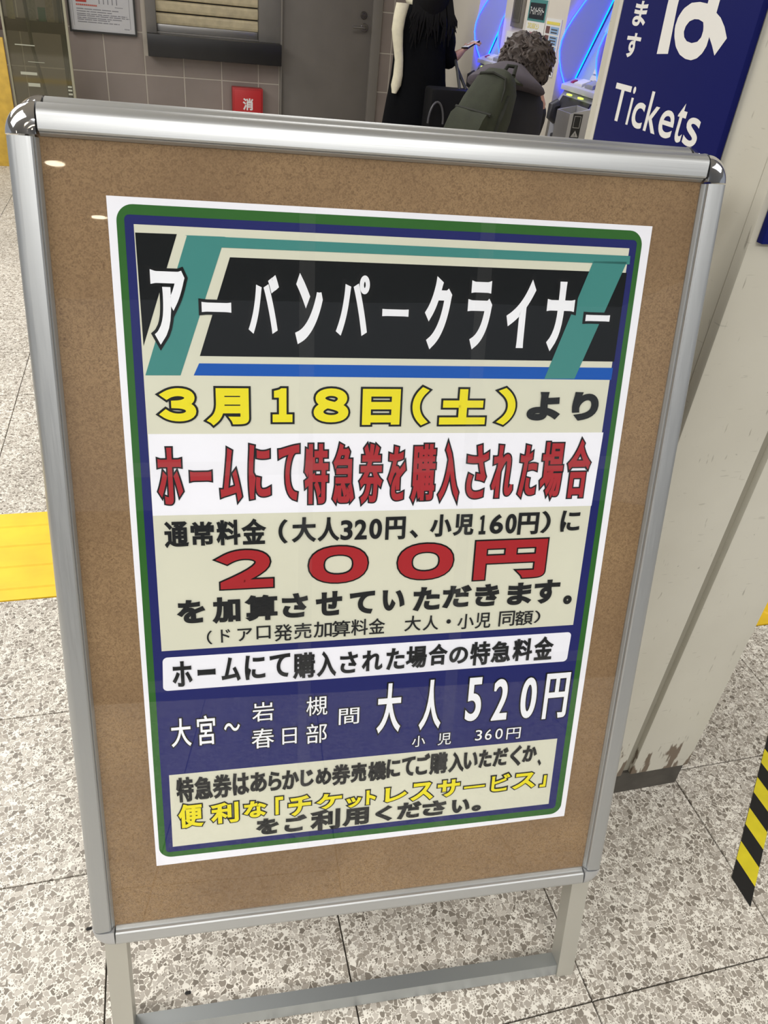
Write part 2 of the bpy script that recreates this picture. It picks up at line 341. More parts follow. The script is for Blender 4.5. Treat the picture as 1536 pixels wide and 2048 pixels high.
for i in range(-6, 7):
    for j in range(-5, 17):
        cx = X0+(i+.5)*TP; cy = Y0+(j+.5)*TP
        if (j == 2 and i <= 3) or (i == 3 and j in (1,)): TACT.append((i, j, cx, cy)); continue
        o = floor_piece('floor_tile', tm, cx, cy, rt.uniform(-.0004, .0003))
# tactile yellow paving
YEL = mat('yellow_tactile', (226, 186, 34), .55, noise=.10, nscale=9, bump=.15, bscale=60)
yb = MB().box((-TP/2+.001, -TP/2+.001, -.006), (TP/2-.001, TP/2-.001, .002))
for k in range(4):
    y = (-1.5+k)*.094
    prof = [(-.017, .0015), (-.012, .0055), (.012, .0055), (.017, .0015)]
    yb.rings([[(x, y+a, b) for a, b in prof] for x in (-TP/2+.012, TP/2-.012)])
tb = yb.build('tactile_bar_block', YEL, None, loc=(0, 0, 0)); tbm = tb.data; bpy.data.objects.remove(tb)
yd = MB().box((-TP/2+.001, -TP/2+.001, -.006), (TP/2-.001, TP/2-.001, .002))
for a in range(5):
    for c_ in range(5):
        x = (a-2)*.075; y = (c_-2)*.075
        yd.rings([[(x+r*math.cos(t*math.pi/5), y+r*math.sin(t*math.pi/5), z) for t in range(10)] for r, z in ((.014, .0015), (.009, .006))])
td = yd.build('tactile_dot_block', YEL, None, loc=(0, 0, 0)); tdm = td.data; bpy.data.objects.remove(td)
for i, j, cx, cy in TACT:
    floor_piece('tactile_block', tdm if i == 3 else tbm, cx, cy)

# ---------------------------------------------------------------- setting: ceiling, back wall
CEILM = mat('ceiling_white', (205, 203, 198), .9)
struct('ceiling', MB().box((-6, -9, CEIL), (5, 8, CEIL+.1)), CEILM)
YB = 7.4
WT = 2.75
GREYW = mat('wall_grout', (190, 182, 170), .85)
wb = MB()
wb.box((-3.6, YB+.012, 0), (.04, YB+.2, WT)); wb.box((.04, YB+.012, 0), (.86, YB+.2, .80)); wb.box((.04, YB+.012, 1.75), (.86, YB+.2, WT))
wb.box((.86, YB+.012, 0), (1.04, YB+.2, WT)); wb.box((1.04, YB+.10, 2.02), (1.80, YB+.2, WT)); wb.box((1.04, YB+.012, 2.06), (1.8, YB+.2, WT)); wb.box((1.80, YB+.012, 0), (4.0, YB+.2, WT))
wback = struct('wall_back', wb, GREYW)
WTILE = mat('mauve_wall_tile', (142, 131, 124), .38, noise=.10, nscale=2.5)
def tile_mesh(sx, sz):
    o = MB().box((-sx/2, .0095, 0), (sx/2, .014, sz)).build('wall_tile', WTILE, None, bevel=.0015, seg=1, loc=(0, 0, 0))
    me = o.data; bpy.data.objects.remove(o); return me
_tm = {}
def wtile(x0, x1, z0, z1):
    g = .009; sx = round(x1-x0-g, 4); sz = round(z1-z0-g, 4)
    if sx < .02 or sz < .02: return
    if (sx, sz) not in _tm: _tm[(sx, sz)] = tile_mesh(sx, sz)
    o = bpy.data.objects.new('wall_tile', _tm[(sx, sz)]); C.objects.link(o); o.parent = wback
    o.location = Vector(((x0+x1)/2, YB, z0+g/2)) - world_loc(wback)
zj = [0, .302, .602, .897, 1.193, 1.489, 1.785, 2.081, 2.377, 2.673]
xj = [-1.884, -1.58, -1.276, -.972, -.668, -.364, -.060, .244, .548, .852, 1.028]
for z0, z1 in zip(zj, zj[1:]):
    for x0, x1 in zip(xj, xj[1:]):
        if x0 > -.1 and z0 > .5:                        # the shutter window takes this area
            if z0 == .602: wtile(x0, x1, z0, .742)
            elif z0 > 1.8: wtile(x0, x1, z0, z1)
            continue
        wtile(x0, x1, z0, z1)
    for x0, x1 in ((1.884, 1.986), (1.986, 2.29), (2.29, 2.594), (2.594, 2.898)): wtile(x0, x1, z0, z1)
SKIRT = mat('dark_skirting', (70, 66, 62), .5)
struct('baseboard_back', MB().box((-1.9, YB-.012, 0), (1.03, YB-.001, .10)), SKIRT)

# window with roller shutter
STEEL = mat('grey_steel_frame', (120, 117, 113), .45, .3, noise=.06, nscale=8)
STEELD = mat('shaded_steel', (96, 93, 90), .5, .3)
wf = MB().box((-.03, YB-.02, .90), (.05, YB+.06, 1.75)).box((.853, YB-.02, .90), (1.03, YB+.06, 1.75)).box((-.03, YB-.02, 1.75), (1.03, YB+.06, 1.83)).box((.05, YB+.0, .90), (.853, YB+.06, .915))
win = struct('window_1', wf, STEEL, bevel=.003)
SLAT = mat('cream_shutter_slat', (196, 183, 150), .5, noise=.14, nscale=18)
def slatme():
    pr = [(0, 0), (-.010, .004), (-.014, .020), (-.014, .058), (-.010, .070), (-.001, .076), (.004, .076), (.004, 0)]
    o = MB().rings([[(x, a, b) for a, b in pr] for x in (.052, .851)]).build('shutter_slat', SLAT, None, loc=(0, 0, 0))
    me = o.data; bpy.data.objects.remove(o); return me
sm_ = slatme()
for k in range(9):
    o = bpy.data.objects.new('shutter_slat', sm_); C.objects.link(o); o.parent = win
    o.location = Vector((0, YB+.045, .965+k*.084)) - world_loc(win)
MB().box((.052, YB+.035, .915), (.851, YB+.055, .965)).build('shutter_bottom_rail', mat('shutter_rail', (150, 148, 146), .3, .8), win, bevel=.003)
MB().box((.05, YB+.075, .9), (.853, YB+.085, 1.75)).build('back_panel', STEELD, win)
BLK = mat('black_counter', (26, 25, 26), .35, noise=.2, nscale=6)
ct = MB().box((-.029, YB-.16, .752), (1.023, YB-.001, .905)).build('ticket_counter', BLK, None, bevel=.004)
tag(ct, 'black counter ledge under the cream roller shutter on the tiled back wall', 'counter')

# steel door in the back wall
DOOR = mat('grey_painted_door', (112, 107, 101), .5, noise=.07, nscale=5, bump=.05)
d = struct('door_1', MB().box((1.045, YB+.01, .01), (1.795, YB+.05, 2.02)), DOOR, bevel=.002)
df = MB().box((1.795, YB-.03, 0), (1.875, YB+.07, 2.10)).box((1.030, YB-.03, 0), (1.046, YB+.07, 2.10)).box((1.046, YB-.03, 2.02), (1.795, YB+.07, 2.10))
df.build('door_frame', mat('door_frame_grey', (122, 117, 110), .45), d, bevel=.003)
CHR = mat('brushed_chrome', (150, 146, 140), .3, .9)
def disc(mb, c, r, y0, y1, n=20): return mb.rings([[(c[0]+rr*math.cos(t*2*math.pi/n), y, c[1]+rr*math.sin(t*2*math.pi/n)) for t in range(n)] for rr, y in ((r, y1), (r, y0+.003), (r*.9, y0))])
dh = disc(MB(), (1.735, 1.072), .030, YB-.012, YB+.01).tube([(1.735, YB-.008, 1.072), (1.735, YB-.05, 1.072), (1.725, YB-.058, 1.072), (1.70, YB-.058, 1.072), (1.63, YB-.055, 1.070)], [.012, .011, .011, .010, .008], 10)
dh.build('door_handle', CHR, d, smooth=True)
kl = disc(disc(MB(), (1.725, 1.158), .027, YB-.010, YB+.01), (1.725, 1.158), .013, YB-.018, YB-.009)
kl.build('door_lock', mat('dark_lock', (105, 100, 95), .35, .8), d, smooth=True)

# red fire equipment box
RED = mat('red_paint', (176, 38, 40), .4)
fb = thing('fire_alarm_box', 'red metal fire equipment box with a white character on the tiled wall', 'fire box', (.75, YB-.05, .30))
MB().box((.625, YB-.10, .30), (.878, YB-.003, .572)).build('box_body', RED, fb, bevel=.006)
MB().box((.640, YB-.106, .315), (.863, YB-.099, .557)).build('box_door', mat('red_door', (190, 44, 46), .35), fb, bevel=.003)
WHT = mat('white_print', (232, 232, 230), .6)
g = MB(); put_glyph(g, '消', .752, -.452, .085, .090, lambda x, y, h: (x, YB-.1065-h, -y), .0005, .003)
g.build('lettering', WHT, fb, facing=Vector((0, -1, 0)))

# framed notice
nf = thing('framed_notice', 'black framed white notice hanging on the mauve tiled back wall', 'notice', (-.352, YB-.02, .872))
BF = mat('black_frame', (40, 40, 38), .4)
MB().box((-.601, YB-.028, .866), (-.587, YB-.006, 1.55)).box((-.117, YB-.028, .866), (-.103, YB-.006, 1.55)).box((-.587, YB-.028, .866), (-.117, YB-.006, .880)).box((-.587, YB-.028, 1.536), (-.117, YB-.006, 1.55)).build('frame', BF, nf)
MB().box((-.588, YB-.016, .879), (-.116, YB-.008, 1.537)).build('sheet', mat('notice_paper', (196, 196, 198), .5), nf)
GT = mat('grey_print', (128, 128, 134), .7); RT = mat('red_print', (186, 92, 80), .7)
NT_ = lambda x, y, h: (x, YB-.017-h, y)
b = MB()
r2 = random.Random(5)
for z, x1 in ((1.020, -.23), (1.004, -.28), (.988, -.17), (.976, -.15), (.962, -.21), (.950, -.30), (.935, -.23)):
    x = -.537
    while x < x1:
        l = r2.uniform(.02, .07); b.prism([(x, z), (min(x+l, x1), z), (min(x+l, x1), z+.005), (x, z+.005)], NT_, 0, .0006); x += l+.006
b.build('text_lines', GT, nf)
MB().prism([(-.537, 1.066), (-.46, 1.066), (-.46, 1.09), (-.537, 1.09)], NT_, 0, .0008).build('red_heading', mat('red_heading', (176, 60, 50), .6), nf)
b = MB()
for k in range(11): b.prism([(-.537+k*.014, 1.043), (-.526+k*.014, 1.043), (-.526+k*.014, 1.053), (-.537+k*.014, 1.053)], NT_, 0, .0006)
b.build('red_text_line', RT, nf)
b = MB()
for x in (-.565, -.150): b.prism([(x, .91), (x+.002, .91), (x+.002, 1.30), (x, 1.30)], NT_, 0, .0006)
for k in range(5): b.prism([(-.37+k*.032, 1.062), (-.364+k*.032, 1.062), (-.364+k*.032, 1.12), (-.37+k*.032, 1.12)], NT_, 0, .0006)
b.prism([(-.255, 1.045), (-.195, 1.045), (-.195, 1.048), (-.255, 1.048)], NT_, 0, .0006)
for k in range(5): b.prism([(-.195+k*.008, .905), (-.190+k*.008, .905), (-.190+k*.008, .911), (-.195+k*.008, .911)], NT_, 0, .0006)
b.build('diagram_lines', GT, nf)
for k, (x, cc) in enumerate(((-.35, (150, 150, 160)), (-.31, (170, 160, 160)), (-.27, (190, 120, 90)))): pass

# ---------------------------------------------------------------- glass screen and leaflet rack at the left
GY = 6.75
def glassy(name, tint, refl=.12, haze=.25, hz=(150, 148, 128)):
    m = bpy.data.materials.new(name); m.use_nodes = True; nt = m.node_tree; nt.nodes.clear()
    out = N(nt, 'ShaderNodeOutputMaterial'); tr = N(nt, 'ShaderNodeBsdfTransparent'); tr.inputs[0].default_value = lin(tint)
    gl = N(nt, 'ShaderNodeBsdfGlossy'); gl.inputs['Roughness'].default_value = .04; gl.inputs[0].default_value = (1, 1, 1, 1)
    df = N(nt, 'ShaderNodeBsdfDiffuse'); df.inputs[0].default_value = lin(hz)
    m1 = N(nt, 'ShaderNodeMixShader'); m1.inputs[0].default_value = haze; nt.links.new(tr.outputs[0], m1.inputs[1]); nt.links.new(df.outputs[0], m1.inputs[2])
    m2 = N(nt, 'ShaderNodeMixShader'); m2.inputs[0].default_value = .04
    nt.links.new(m1.outputs[0], m2.inputs[1]); nt.links.new(gl.outputs[0], m2.inputs[2]); nt.links.new(m2.outputs[0], out.inputs[0])
    return m
gs = thing('glass_screen', 'olive tinted glass screen standing before the tiled wall at the far left', 'glass screen', (-.77, GY, 0))
MB().box((-.985, GY, .02), (-.575, GY+.012, 1.9)).build('pane', glassy('olive_glass', (226, 224, 210), haze=.22, hz=(104, 102, 84)), gs)
MB().box((-.992, GY-.012, 0), (-.978, GY+.02, 1.9)).box((-.580, GY-.006, 0), (-.562, GY+.02, 1.9)).build('edge_strip', mat('pale_edge', (150, 146, 124), .4), gs, bevel=.002)
MB().box((-.985, GY-.01, 0), (-.575, GY+.02, .06)).build('foot_rail', mat('olive_metal', (96, 92, 76), .5), gs)
LAB = mat('pale_label', (168, 168, 150), .6)
for a_, b_ in (((-.92, GY-.004, .618), (-.81, GY, .636)), ((-.88, GY-.004, .545), (-.80, GY, .567)), ((-.93, GY-.003, .80), (-.80, GY, .806)), ((-.86, GY-.003, .70), (-.75, GY, .703))): MB().box(a_, b_).build('label', LAB, gs)
for z in (.505, .530, .552): MB().box((-.612, GY-.010, z), (-.584, GY-.006, z+.012)).build('clip', LAB, gs, bevel=.001)
yp = MB().box((-1.30, GY-.03, 0), (-1.00, GY-.005, .84)); ypo = yp.build('yellow_reflection_panel', mat('ochre_yellow', (196, 160, 62), .5, noise=.18, nscale=14), None, bevel=.004)  # solid panel in place of the yellow paving's reflection in the glass
tag(ypo, 'ochre yellow upright panel standing in for reflected tactile paving at the far left edge beside the glass screen', 'panel')
rk = thing('leaflet_rack', 'dark leaflet rack with brown shelf behind the tinted glass screen', 'rack', (-.86, GY+.22, 0))
DKM = mat('dark_rack_metal', (52, 47, 42), .5)
MB().box((-1.32, GY+.12, .875), (-.60, GY+.34, .945)).build('shelf', mat('brown_shelf', (70, 50, 46), .6), rk, bevel=.003)
for x in (-1.30, -.63):
    for y in (GY+.13, GY+.32): MB().box((x, y, 0), (x+.02, y+.02, 1.45)).build('post', DKM, rk)
MB().tube([(-.845, GY+.10, 1.3), (-.83, GY+.10, .80), (-.70, GY+.06, .02)], .012, 8).build('brace', mat('brown_brace', (84, 74, 60), .5), rk, smooth=True)
MB().box((-1.30, GY+.12, 1.045), (-.99, GY+.13, 1.06)).box((-1.0, GY+.12, .84), (-.988, GY+.13, 1.4)).box((-1.10, GY+.12, .955), (-1.09, GY+.13, 1.4)).build('wire_frame', DKM, rk)
LEAF = [(-1.29, .9455, 1.09, (196, 170, 70)), (-.97, .9455, 1.08, (150, 140, 110)), (-.83, .9455, 1.20, (150, 146, 138)), (-.765, .9455, 1.03, (70, 118, 100)), (-.71, .9455, 1.16, (158, 142, 126)), (-.655, .9455, 1.1, (132, 118, 106))]
for k, (x, z0, z1, c_) in enumerate(LEAF):
    wd = .26 if k == 0 else .05
    o = MB().box((x, GY+.15, z0), (x+wd, GY+.16, z1)).build('leaflet', mat('leaflet_%d' % k, c_, .6, noise=.25, nscale=60), None)
    tag(o, ['yellow leaflet strip lying at the back of the rack, leftmost', 'small olive leaflet at the middle of the rack', 'tall grey leaflet standing in the rack behind the glass', 'short teal green leaflet standing on the brown shelf', 'tan leaflet standing right of the teal one', 'narrow brown leaflet, rightmost on the brown shelf'][k], 'leaflet', 'leaflets in the rack')

def at(u, v, Y):
    """point on the vertical plane at depth Y that the photograph shows at pixel u, v"""
    d = RX*0
    a, b = (u-768)/1530.0, (v-1024)/1530.0
    d = Vector((RX.x*a+RY.x*b+RZ.x, RX.y*a+RY.y*b+RZ.y, RX.z*a+RY.z*b+RZ.z))
    k = Y/d.y
    return Vector((d.x*k, Y, CAMZ+d.z*k))

# ---------------------------------------------------------------- pillar with the Tickets sign
PAINT = bpy.data.materials.new('worn_cream_paint'); PAINT.use_nodes = True
def _paint(m):
    nt = m.node_tree; b = nt.nodes['Principled BSDF']; geo = N(nt, 'ShaderNodeNewGeometry'); pos = geo.outputs['Position']
    base = mixc(nt, maprange(nt, noise(nt, pos, 3, 4).outputs[0], .35, .7), lin((198, 195, 182)), lin((186, 182, 168)))
    # fine scratches: thin, stretched
    mp = N(nt, 'ShaderNodeMapping'); mp.inputs['Scale'].default_value = (30, 30, 210); mp.inputs['Rotation'].default_value = (0, .45, .2)
    nt.links.new(pos, mp.inputs['Vector'])
    s1 = maprange(nt, noise(nt, mp.outputs[0], 1.0, 2).outputs[0], .69, .75, 0, .4)
    mp2 = N(nt, 'ShaderNodeMapping'); mp2.inputs['Scale'].default_value = (140, 140, 26); mp2.inputs['Rotation'].default_value = (0, .15, 0)
    nt.links.new(pos, mp2.inputs['Vector'])
    s2 = maprange(nt, noise(nt, mp2.outputs[0], 1.0, 2).outputs[0], .70, .76, 0, .6)
    c = mixc(nt, s1, base, lin((140, 136, 124))); c = mixc(nt, s2, c, lin((120, 114, 102)))
    # rust and dirt climbing from the foot of the cladding
    sp = N(nt, 'ShaderNodeSeparateXYZ'); nt.links.new(pos, sp.inputs[0])
    mp3 = N(nt, 'ShaderNodeMapping'); mp3.inputs['Scale'].default_value = (60, 60, 14); nt.links.new(pos, mp3.inputs['Vector'])
    n3 = noise(nt, mp3.outputs[0], 1.0, 4).outputs[0]
    lim = math_(nt, 'ADD', math_(nt, 'MULTIPLY', sp.outputs[2], 1.9), .33)
    ru = maprange(nt, math_(nt, 'SUBTRACT', n3, lim), .0, .05, 0, .9)
    c = mixc(nt, ru, c, lin((96, 78, 60)))
    # sparse dark nicks
    v = noise(nt, pos, 55, 3).outputs[0]; c = mixc(nt, maprange(nt, v, .76, .80, 0, .8), c, lin((84, 78, 68)))
    nt.links.new(c, b.inputs['Base Color']); b.inputs['Roughness'].default_value = .45; b.inputs['Specular IOR Level'].default_value = .35
_paint(PAINT)
pil = thing('square_pillar', 'worn cream painted steel clad pillar with dirty foot standing right of the sign stand', 'pillar', (.855, 1.06, 0))
PX0, PX1, PY0, PY1 = .700, 1.012, .825, 1.303
# front cladding in two sheets with a recessed joint between, side and back sheets
MB().box((PX0, PY0, .068), (.851, PY0+.02, 2.79)).build('front_sheet', PAINT, pil, bevel=.003)
MB().box((.872, PY0, .068), (PX1, PY0+.02, 2.79)).build('front_sheet', PAINT, pil, bevel=.003)
MB().box((.846, PY0+.012, .068), (.877, PY0+.018, 2.79)).build('joint_strip', mat('joint_shadow_paint', (150, 146, 132), .5), pil)
MB().box((PX0+.001, PY0+.0205, .068), (PX0+.02, PY1, 2.79)).build('side_sheet', PAINT, pil, bevel=.003)
MB().box((PX1-.02, PY0+.0205, .068), (PX1, PY1, 2.79)).build('side_sheet', PAINT, pil, bevel=.003)
MB().box((PX0+.02, PY1-.02, .068), (PX1-.02, PY1, 2.79)).build('rear_sheet', PAINT, pil)
MB().box((PX0+.01, PY0+.006, 0), (PX1-.004, PY1-.01, .0675)).build('plinth', mat('dark_plinth', (70, 66, 60), .6, noise=.2, nscale=30), pil)
NAVY = mat('navy_sign', (15, 21, 86), .5, spec=.12, noise=.03, nscale=3)
SWHITE = mat('sign_white', (226, 224, 218), .5)
tsn = thing('ticket_sign', 'navy blue sign with white lettering Tickets mounted on the side of the pillar', 'sign', (.69, 1.09, 1.10))
MB().box((.690, .928, 1.08), (.6995, 1.252, 1.85)).build('sign_plate', NAVY, tsn, bevel=.001)
MB().box((.6895, 1.2525, 1.08), (.6995, 1.262, 1.85)).build('edge_trim', mat('pale_trim', (200, 196, 186), .4), tsn)
TS = lambda x, y, h: (.6898-h, -x, -y)
def signword(chars, m, par):
    b = MB()
    for ch, yl, yr, z0, z1, gr in chars: put_glyph(b, ch, -(yl+yr)/2, -(z0+z1)/2, yl-yr, z1-z0, TS, 0, gr)
    return b.build('lettering', m, par, facing=Vector((-1, 0, 0)))
signword([('T', 1.2165, 1.1690, 1.2475, 1.2975, .0008), ('i', 1.1635, 1.1560, 1.2475, 1.2985, .0006), ('c', 1.1500, 1.1180, 1.2470, 1.2810, .0008), ('k', 1.1110, 1.0790, 1.2475, 1.2985, .0008),
          ('e', 1.0740, 1.0370, 1.2470, 1.2815, .0008), ('t', 1.0330, 1.0120, 1.2470, 1.2930, .0008), ('s', 1.0080, .9760, 1.2470, 1.2815, .0008)], SWHITE, tsn)
signword([('ま', 1.213, 1.177, 1.3725, 1.4035, .0012), ('す', 1.216, 1.176, 1.3325, 1.3640, .0012)], SWHITE, tsn)
# the large kana at the top, cut from sheet: stem, closed loop with tail, upright and cross bar
kb_ = MB()
def flat(poly, h): kb_.add([TS(-y, -z, h) for y, z in poly], [list(range(len(poly)))])
flat([(1.1300, 1.500), (1.1040, 1.500), (1.1035, 1.40), (1.0966, 1.3459), (1.1248, 1.3434), (1.1290, 1.40)], .0001)
flat([(1.0381, 1.4904), (1.0125, 1.4904), (1.0115, 1.3900), (1.0354, 1.3900)], .00013)
flat([(1.083, 1.440), (1.083, 1.464), (.972, 1.466), (.972, 1.442)], .00017)
flat([(1.0379, 1.3951), (1.0125, 1.3982), (.9997, 1.3932), (.9865, 1.3843), (.9752, 1.373), (.9903, 1.3531), (1.0015, 1.3634), (1.0133, 1.3725)], .00021)
OUTL = [(1.0300, 1.4062), (1.0531, 1.4077), (1.0719, 1.406), (1.0865, 1.3991), (1.0947, 1.3891), (1.0964, 1.3776), (1.0915, 1.3664), (1.0818, 1.3555), (1.0677, 1.3475), (1.0519, 1.3439), (1.0381, 1.3436), (1.0265, 1.3467), (1.0173, 1.3534), (1.0125, 1.3617), (1.0122, 1.3722), (1.0120, 1.3979)]
INL = [(1.034, 1.3866), (1.0457, 1.389), (1.0554, 1.3888), (1.0654, 1.3858), (1.0712, 1.3799), (1.072, 1.3734), (1.068, 1.3677), (1.0597, 1.3637), (1.0471, 1.3624), (1.0352, 1.3648), (1.0293, 1.3704), (1.029, 1.3778), (1.031, 1.3822)]
def radial(poly, n, c=(1.050, 1.3755)):
    o = []
    for i in range(n):
        a = 2*math.pi*i/n; dx, dy = math.cos(a), math.sin(a); best = .01
        for (x0, y0), (x1, y1) in zip(poly, poly[1:]+poly[:1]):
            ex, ey = x1-x0, y1-y0; den = dx*ey-dy*ex
            if abs(den) < 1e-12: continue
            t = ((x0-c[0])*ey-(y0-c[1])*ex)/den; s = ((x0-c[0])*dy-(y0-c[1])*dx)/den
            if t > 0 and -1e-6 <= s <= 1+1e-6: best = t
        o.append((c[0]+dx*best, c[1]+dy*best))
    return o
ro, ri = radial(OUTL, 72), radial(INL, 72)
for i in range(72): j = (i+1) % 72; flat([ri[i], ro[i], ro[j], ri[j]], .00025)
kb_.build('lettering', SWHITE, tsn, facing=Vector((-1, 0, 0)))
# second blue sign on the front face
s2 = MB().box((.709, PY0-.012, 1.169), (1.0, PY0-.001, 1.62)).build('blue_sign', NAVY, None, bevel=.001)
tag(s2, 'plain navy blue sign plate cut by the right edge, on the front of the pillar', 'sign')

# ---------------------------------------------------------------- hazard tape on the floor
tp = thing('hazard_tape', 'black and yellow striped hazard tape stuck diagonally on the terrazzo floor', 'tape', (1.3, .9, .0005))
TY = mat('tape_yellow', (205, 190, 38), .35, noise=.08, nscale=30); TK = mat('tape_black', (30, 29, 27), .35)
for k in range(24):
    xa = .999+k*.0347; xb = xa+.0347; ya = .609+k*.0330; yb_ = ya+.0330
    MB().prism([(xa, ya-.060), (xb, yb_-.060), (xb, yb_), (xa, ya)], lambda x, y, h: (x, y, h), .0006, .0016).build('black_stripe' if k % 2 == 0 else 'yellow_stripe', TK if k % 2 == 0 else TY, tp)

# ---------------------------------------------------------------- ticket machine wall at the right
MW = mat('machine_wall_cream', (196, 190, 178), .5, noise=.03, nscale=4)
for nm, y0, y1, lab in (('end', 5.15, 5.70, ''), ('mid', 3.945, 4.735, ''), ('near', 2.60, 3.535, '')):
    struct('trim_%d' % {'end': 1, 'mid': 2, 'near': 3}[nm], MB().box((1.90, y0, 0), (2.55, y1, 2.75)), MW, bevel=.012)
struct('wall_right', MB().box((2.55, 2.0, 0), (2.7, 7.41, 2.75)), MW)
for z0_, nm in ((1.80, 'trim_4'), ): struct(nm, MB().box((1.95, 4.737, z0_), (2.549, 5.148, 2.75)).box((1.95, 3.537, z0_), (2.549, 3.943, 2.75)), MW)
LEDB = mat('blue_led', (20, 50, 255), .4, emit=(16, 44, 255), estr=18)
LEDC = mat('cyan_led', (0, 110, 255), .4, emit=(0, 84, 255), estr=9)
WING = mat('edge_lit_wing_panel', (168, 168, 192), .4, emit=(86, 84, 255), estr=.16)
SCRN = mat('pale_blue_fascia', (150, 172, 200), .35); GREYB = mat('machine_grey', (150, 152, 160), .4); DGREY = mat('machine_dark', (44, 44, 50), .45)
WF = [(1.965, 1.02), (1.944, 1.071), (1.915, 1.120), (1.897, 1.165), (1.888, 1.205), (1.889, 1.245), (1.902, 1.290), (1.925, 1.335), (1.965, 1.400), (2.02, 1.48), (2.09, 1.56), (2.17, 1.64)]
WBk = [(2.20, 1.66), (2.11, 1.414), (2.00, 1.097), (1.985, 1.04)]
def wing(par, y):
    T = lambda x, z, h: (x, y-h, z)
    MB().prism(WF+WBk, T, 0, .012).build('wing_panel', WING, par)
    MB().tube([(x-.003, y-.012, z) for x, z in WF], .0032, 6).build('blue_light_strip', LEDB, par)
    MB().tube([(x-.004, y-.015, z) for x, z in WBk], .0030, 6).build('cyan_light_strip', LEDC, par)
def machine(y0, y1, label):
    t = thing('ticket_machine', label, 'ticket machine', (2.15, (y0+y1)/2, 0), 'ticket machines in the side wall')
    wing(t, y1-.004); wing(t, y0+.020)
    ya, yb = y0+.03, y1-.022
    S = lambda s, y, h: (2.0+.20*s-.94*h*.95, y, 1.09+.57*s+.35*h)
    MB().rings([[(2.0, y, 1.085), (2.21, y, 1.665), (2.50, y, 1.665), (2.50, y, 1.085)] for y in (ya, yb)]).build('sloped_fascia', SCRN, t)
    MB().prism([(.05, ya+.02), (.32, ya+.02), (.32, ya+.12), (.05, ya+.12)], S, 0, .004).build('dark_window', DGREY, t)
    MB().prism([(.36, ya+.04), (.92, ya+.04), (.92, yb-.05), (.36, yb-.05)], S, 0, .004).build('touch_screen', mat('screen_glow', (120, 160, 210), .3, emit=(120, 165, 220), estr=.5), t)
    b = MB(); b2 = MB()
    for k in range(7):
        s = .02+k*.048
        (b2 if k in (2, 4) else b).prism([(s, ya+.14), (s+.036, ya+.14), (s+.036, ya+.22), (s, ya+.22)], S, 0, .004)
    b.build('button_row', mat('pale_button', (206, 206, 204), .4), t); b2.build('button_row', mat('yellow_button', (200, 200, 120), .4), t)
    # desk
    MB().rings([[(1.925, y, 1.045), (1.925, y, 1.068), (2.0, y, 1.098), (2.2, y, 1.098), (2.2, y, 1.045)] for y in (ya, yb)]).build('desk', mat('desk_white', (190, 192, 200), .35), t, bevel=.003)
    D = lambda x, y, h: (x, y, 1.068+(x-1.925)*.4+h)
    MB().prism([(1.94, ya+.17), (1.985, ya+.17), (1.985, ya+.25), (1.94, ya+.25)], D, 0, .012).build('keypad', mat('keypad_white', (214, 214, 218), .4), t, bevel=.002)
    MB().prism([(1.94, ya+.06), (1.985, ya+.06), (1.985, ya+.14), (1.94, ya+.14)], D, 0, .018).build('bill_slot', GREYB, t, bevel=.003)
    MB().prism([(1.95, ya+.01), (1.985, ya+.01), (1.985, ya+.05), (1.95, ya+.05)], D, 0, .012).build('coin_slot', DGREY, t, bevel=.002)
    MB().prism([(1.95, ya+.285), (1.975, ya+.285), (1.975, ya+.31), (1.95, ya+.31)], D, 0, .006).build('button', mat('red_button', (150, 40, 60), .4), t, bevel=.001)
    # lower body
    MB().rings([[(1.945, y, 1.044), (1.905, y, .97), (1.90, y, .80), (1.93, y, .02), (2.45, y, .02), (2.45, y, 1.044)] for y in (ya, yb)]).build('lower_body', GREYB, t, bevel=.004)
    MB().rings([[(1.925, y, 1.022), (1.895, y, .965), (1.91, y, .955), (1.95, y, 1.02)] for y in (ya+.02, yb-.04)]).build('dark_recess', DGREY, t)
    GLO = mat('yellow_green_light', (210, 225, 90), .4, emit=(206, 226, 96), estr=1.1)
    for a in (.09, .21): MB().box((1.908, ya+a, 1.030), (1.923, ya+a+.035, 1.038)).build('indicator_light', GLO, t, bevel=.002)
    MB().tube([(1.90, yb-.06, .985), (1.875, yb-.06, .975), (1.875, yb-.06, .93), (1.90, yb-.06, .92)], .025, 10).build('rubber_tray', DGREY, t, smooth=True)
    MB().box((1.884, ya+.05, .60), (1.905, yb-.06, .86)).build('door_panel', mat('lower_dark_panel', (58, 58, 64), .4), t, bevel=.01)
    return t
machine(4.737, 5.148, 'farther ticket machine with blue lit curved wings, beside the black coated person')
machine(3.537, 3.943, 'nearer ticket machine with blue lit curved wings, half hidden by the blue Tickets sign')
# receipt bin in front of the nearer machine
bn = thing('receipt_bin', 'small pale grey open topped bin with black warning label by the nearer ticket machine', 'bin', (1.85, 3.51, 0))
BX0, BX1, BY0, BY1 = 1.738, 1.832, 3.40, 3.53
b = MB()
zt = 1.02
b.rings([[(BX0, BY0, .0), (BX1, BY0, .0), (BX1, BY1, .0), (BX0, BY1, .0)], [(BX0, BY0, zt-.02), (BX1, BY0, zt), (BX1, BY1, zt), (BX0, BY1, zt-.02)],
         [(BX0+.006, BY0+.006, zt-.02), (BX1-.006, BY0+.006, zt), (BX1-.006, BY1-.006, zt), (BX0+.006, BY1-.006, zt-.02)], [(BX0+.006, BY0+.006, .7), (BX1-.006, BY0+.006, .7), (BX1-.006, BY1-.006, .7), (BX0+.006, BY1-.006, .7)]])
b.build('bin_body', mat('bin_grey', (176, 176, 178), .4), bn)
LT = lambda x, z, h: (x, BY0-.0005-h, z)
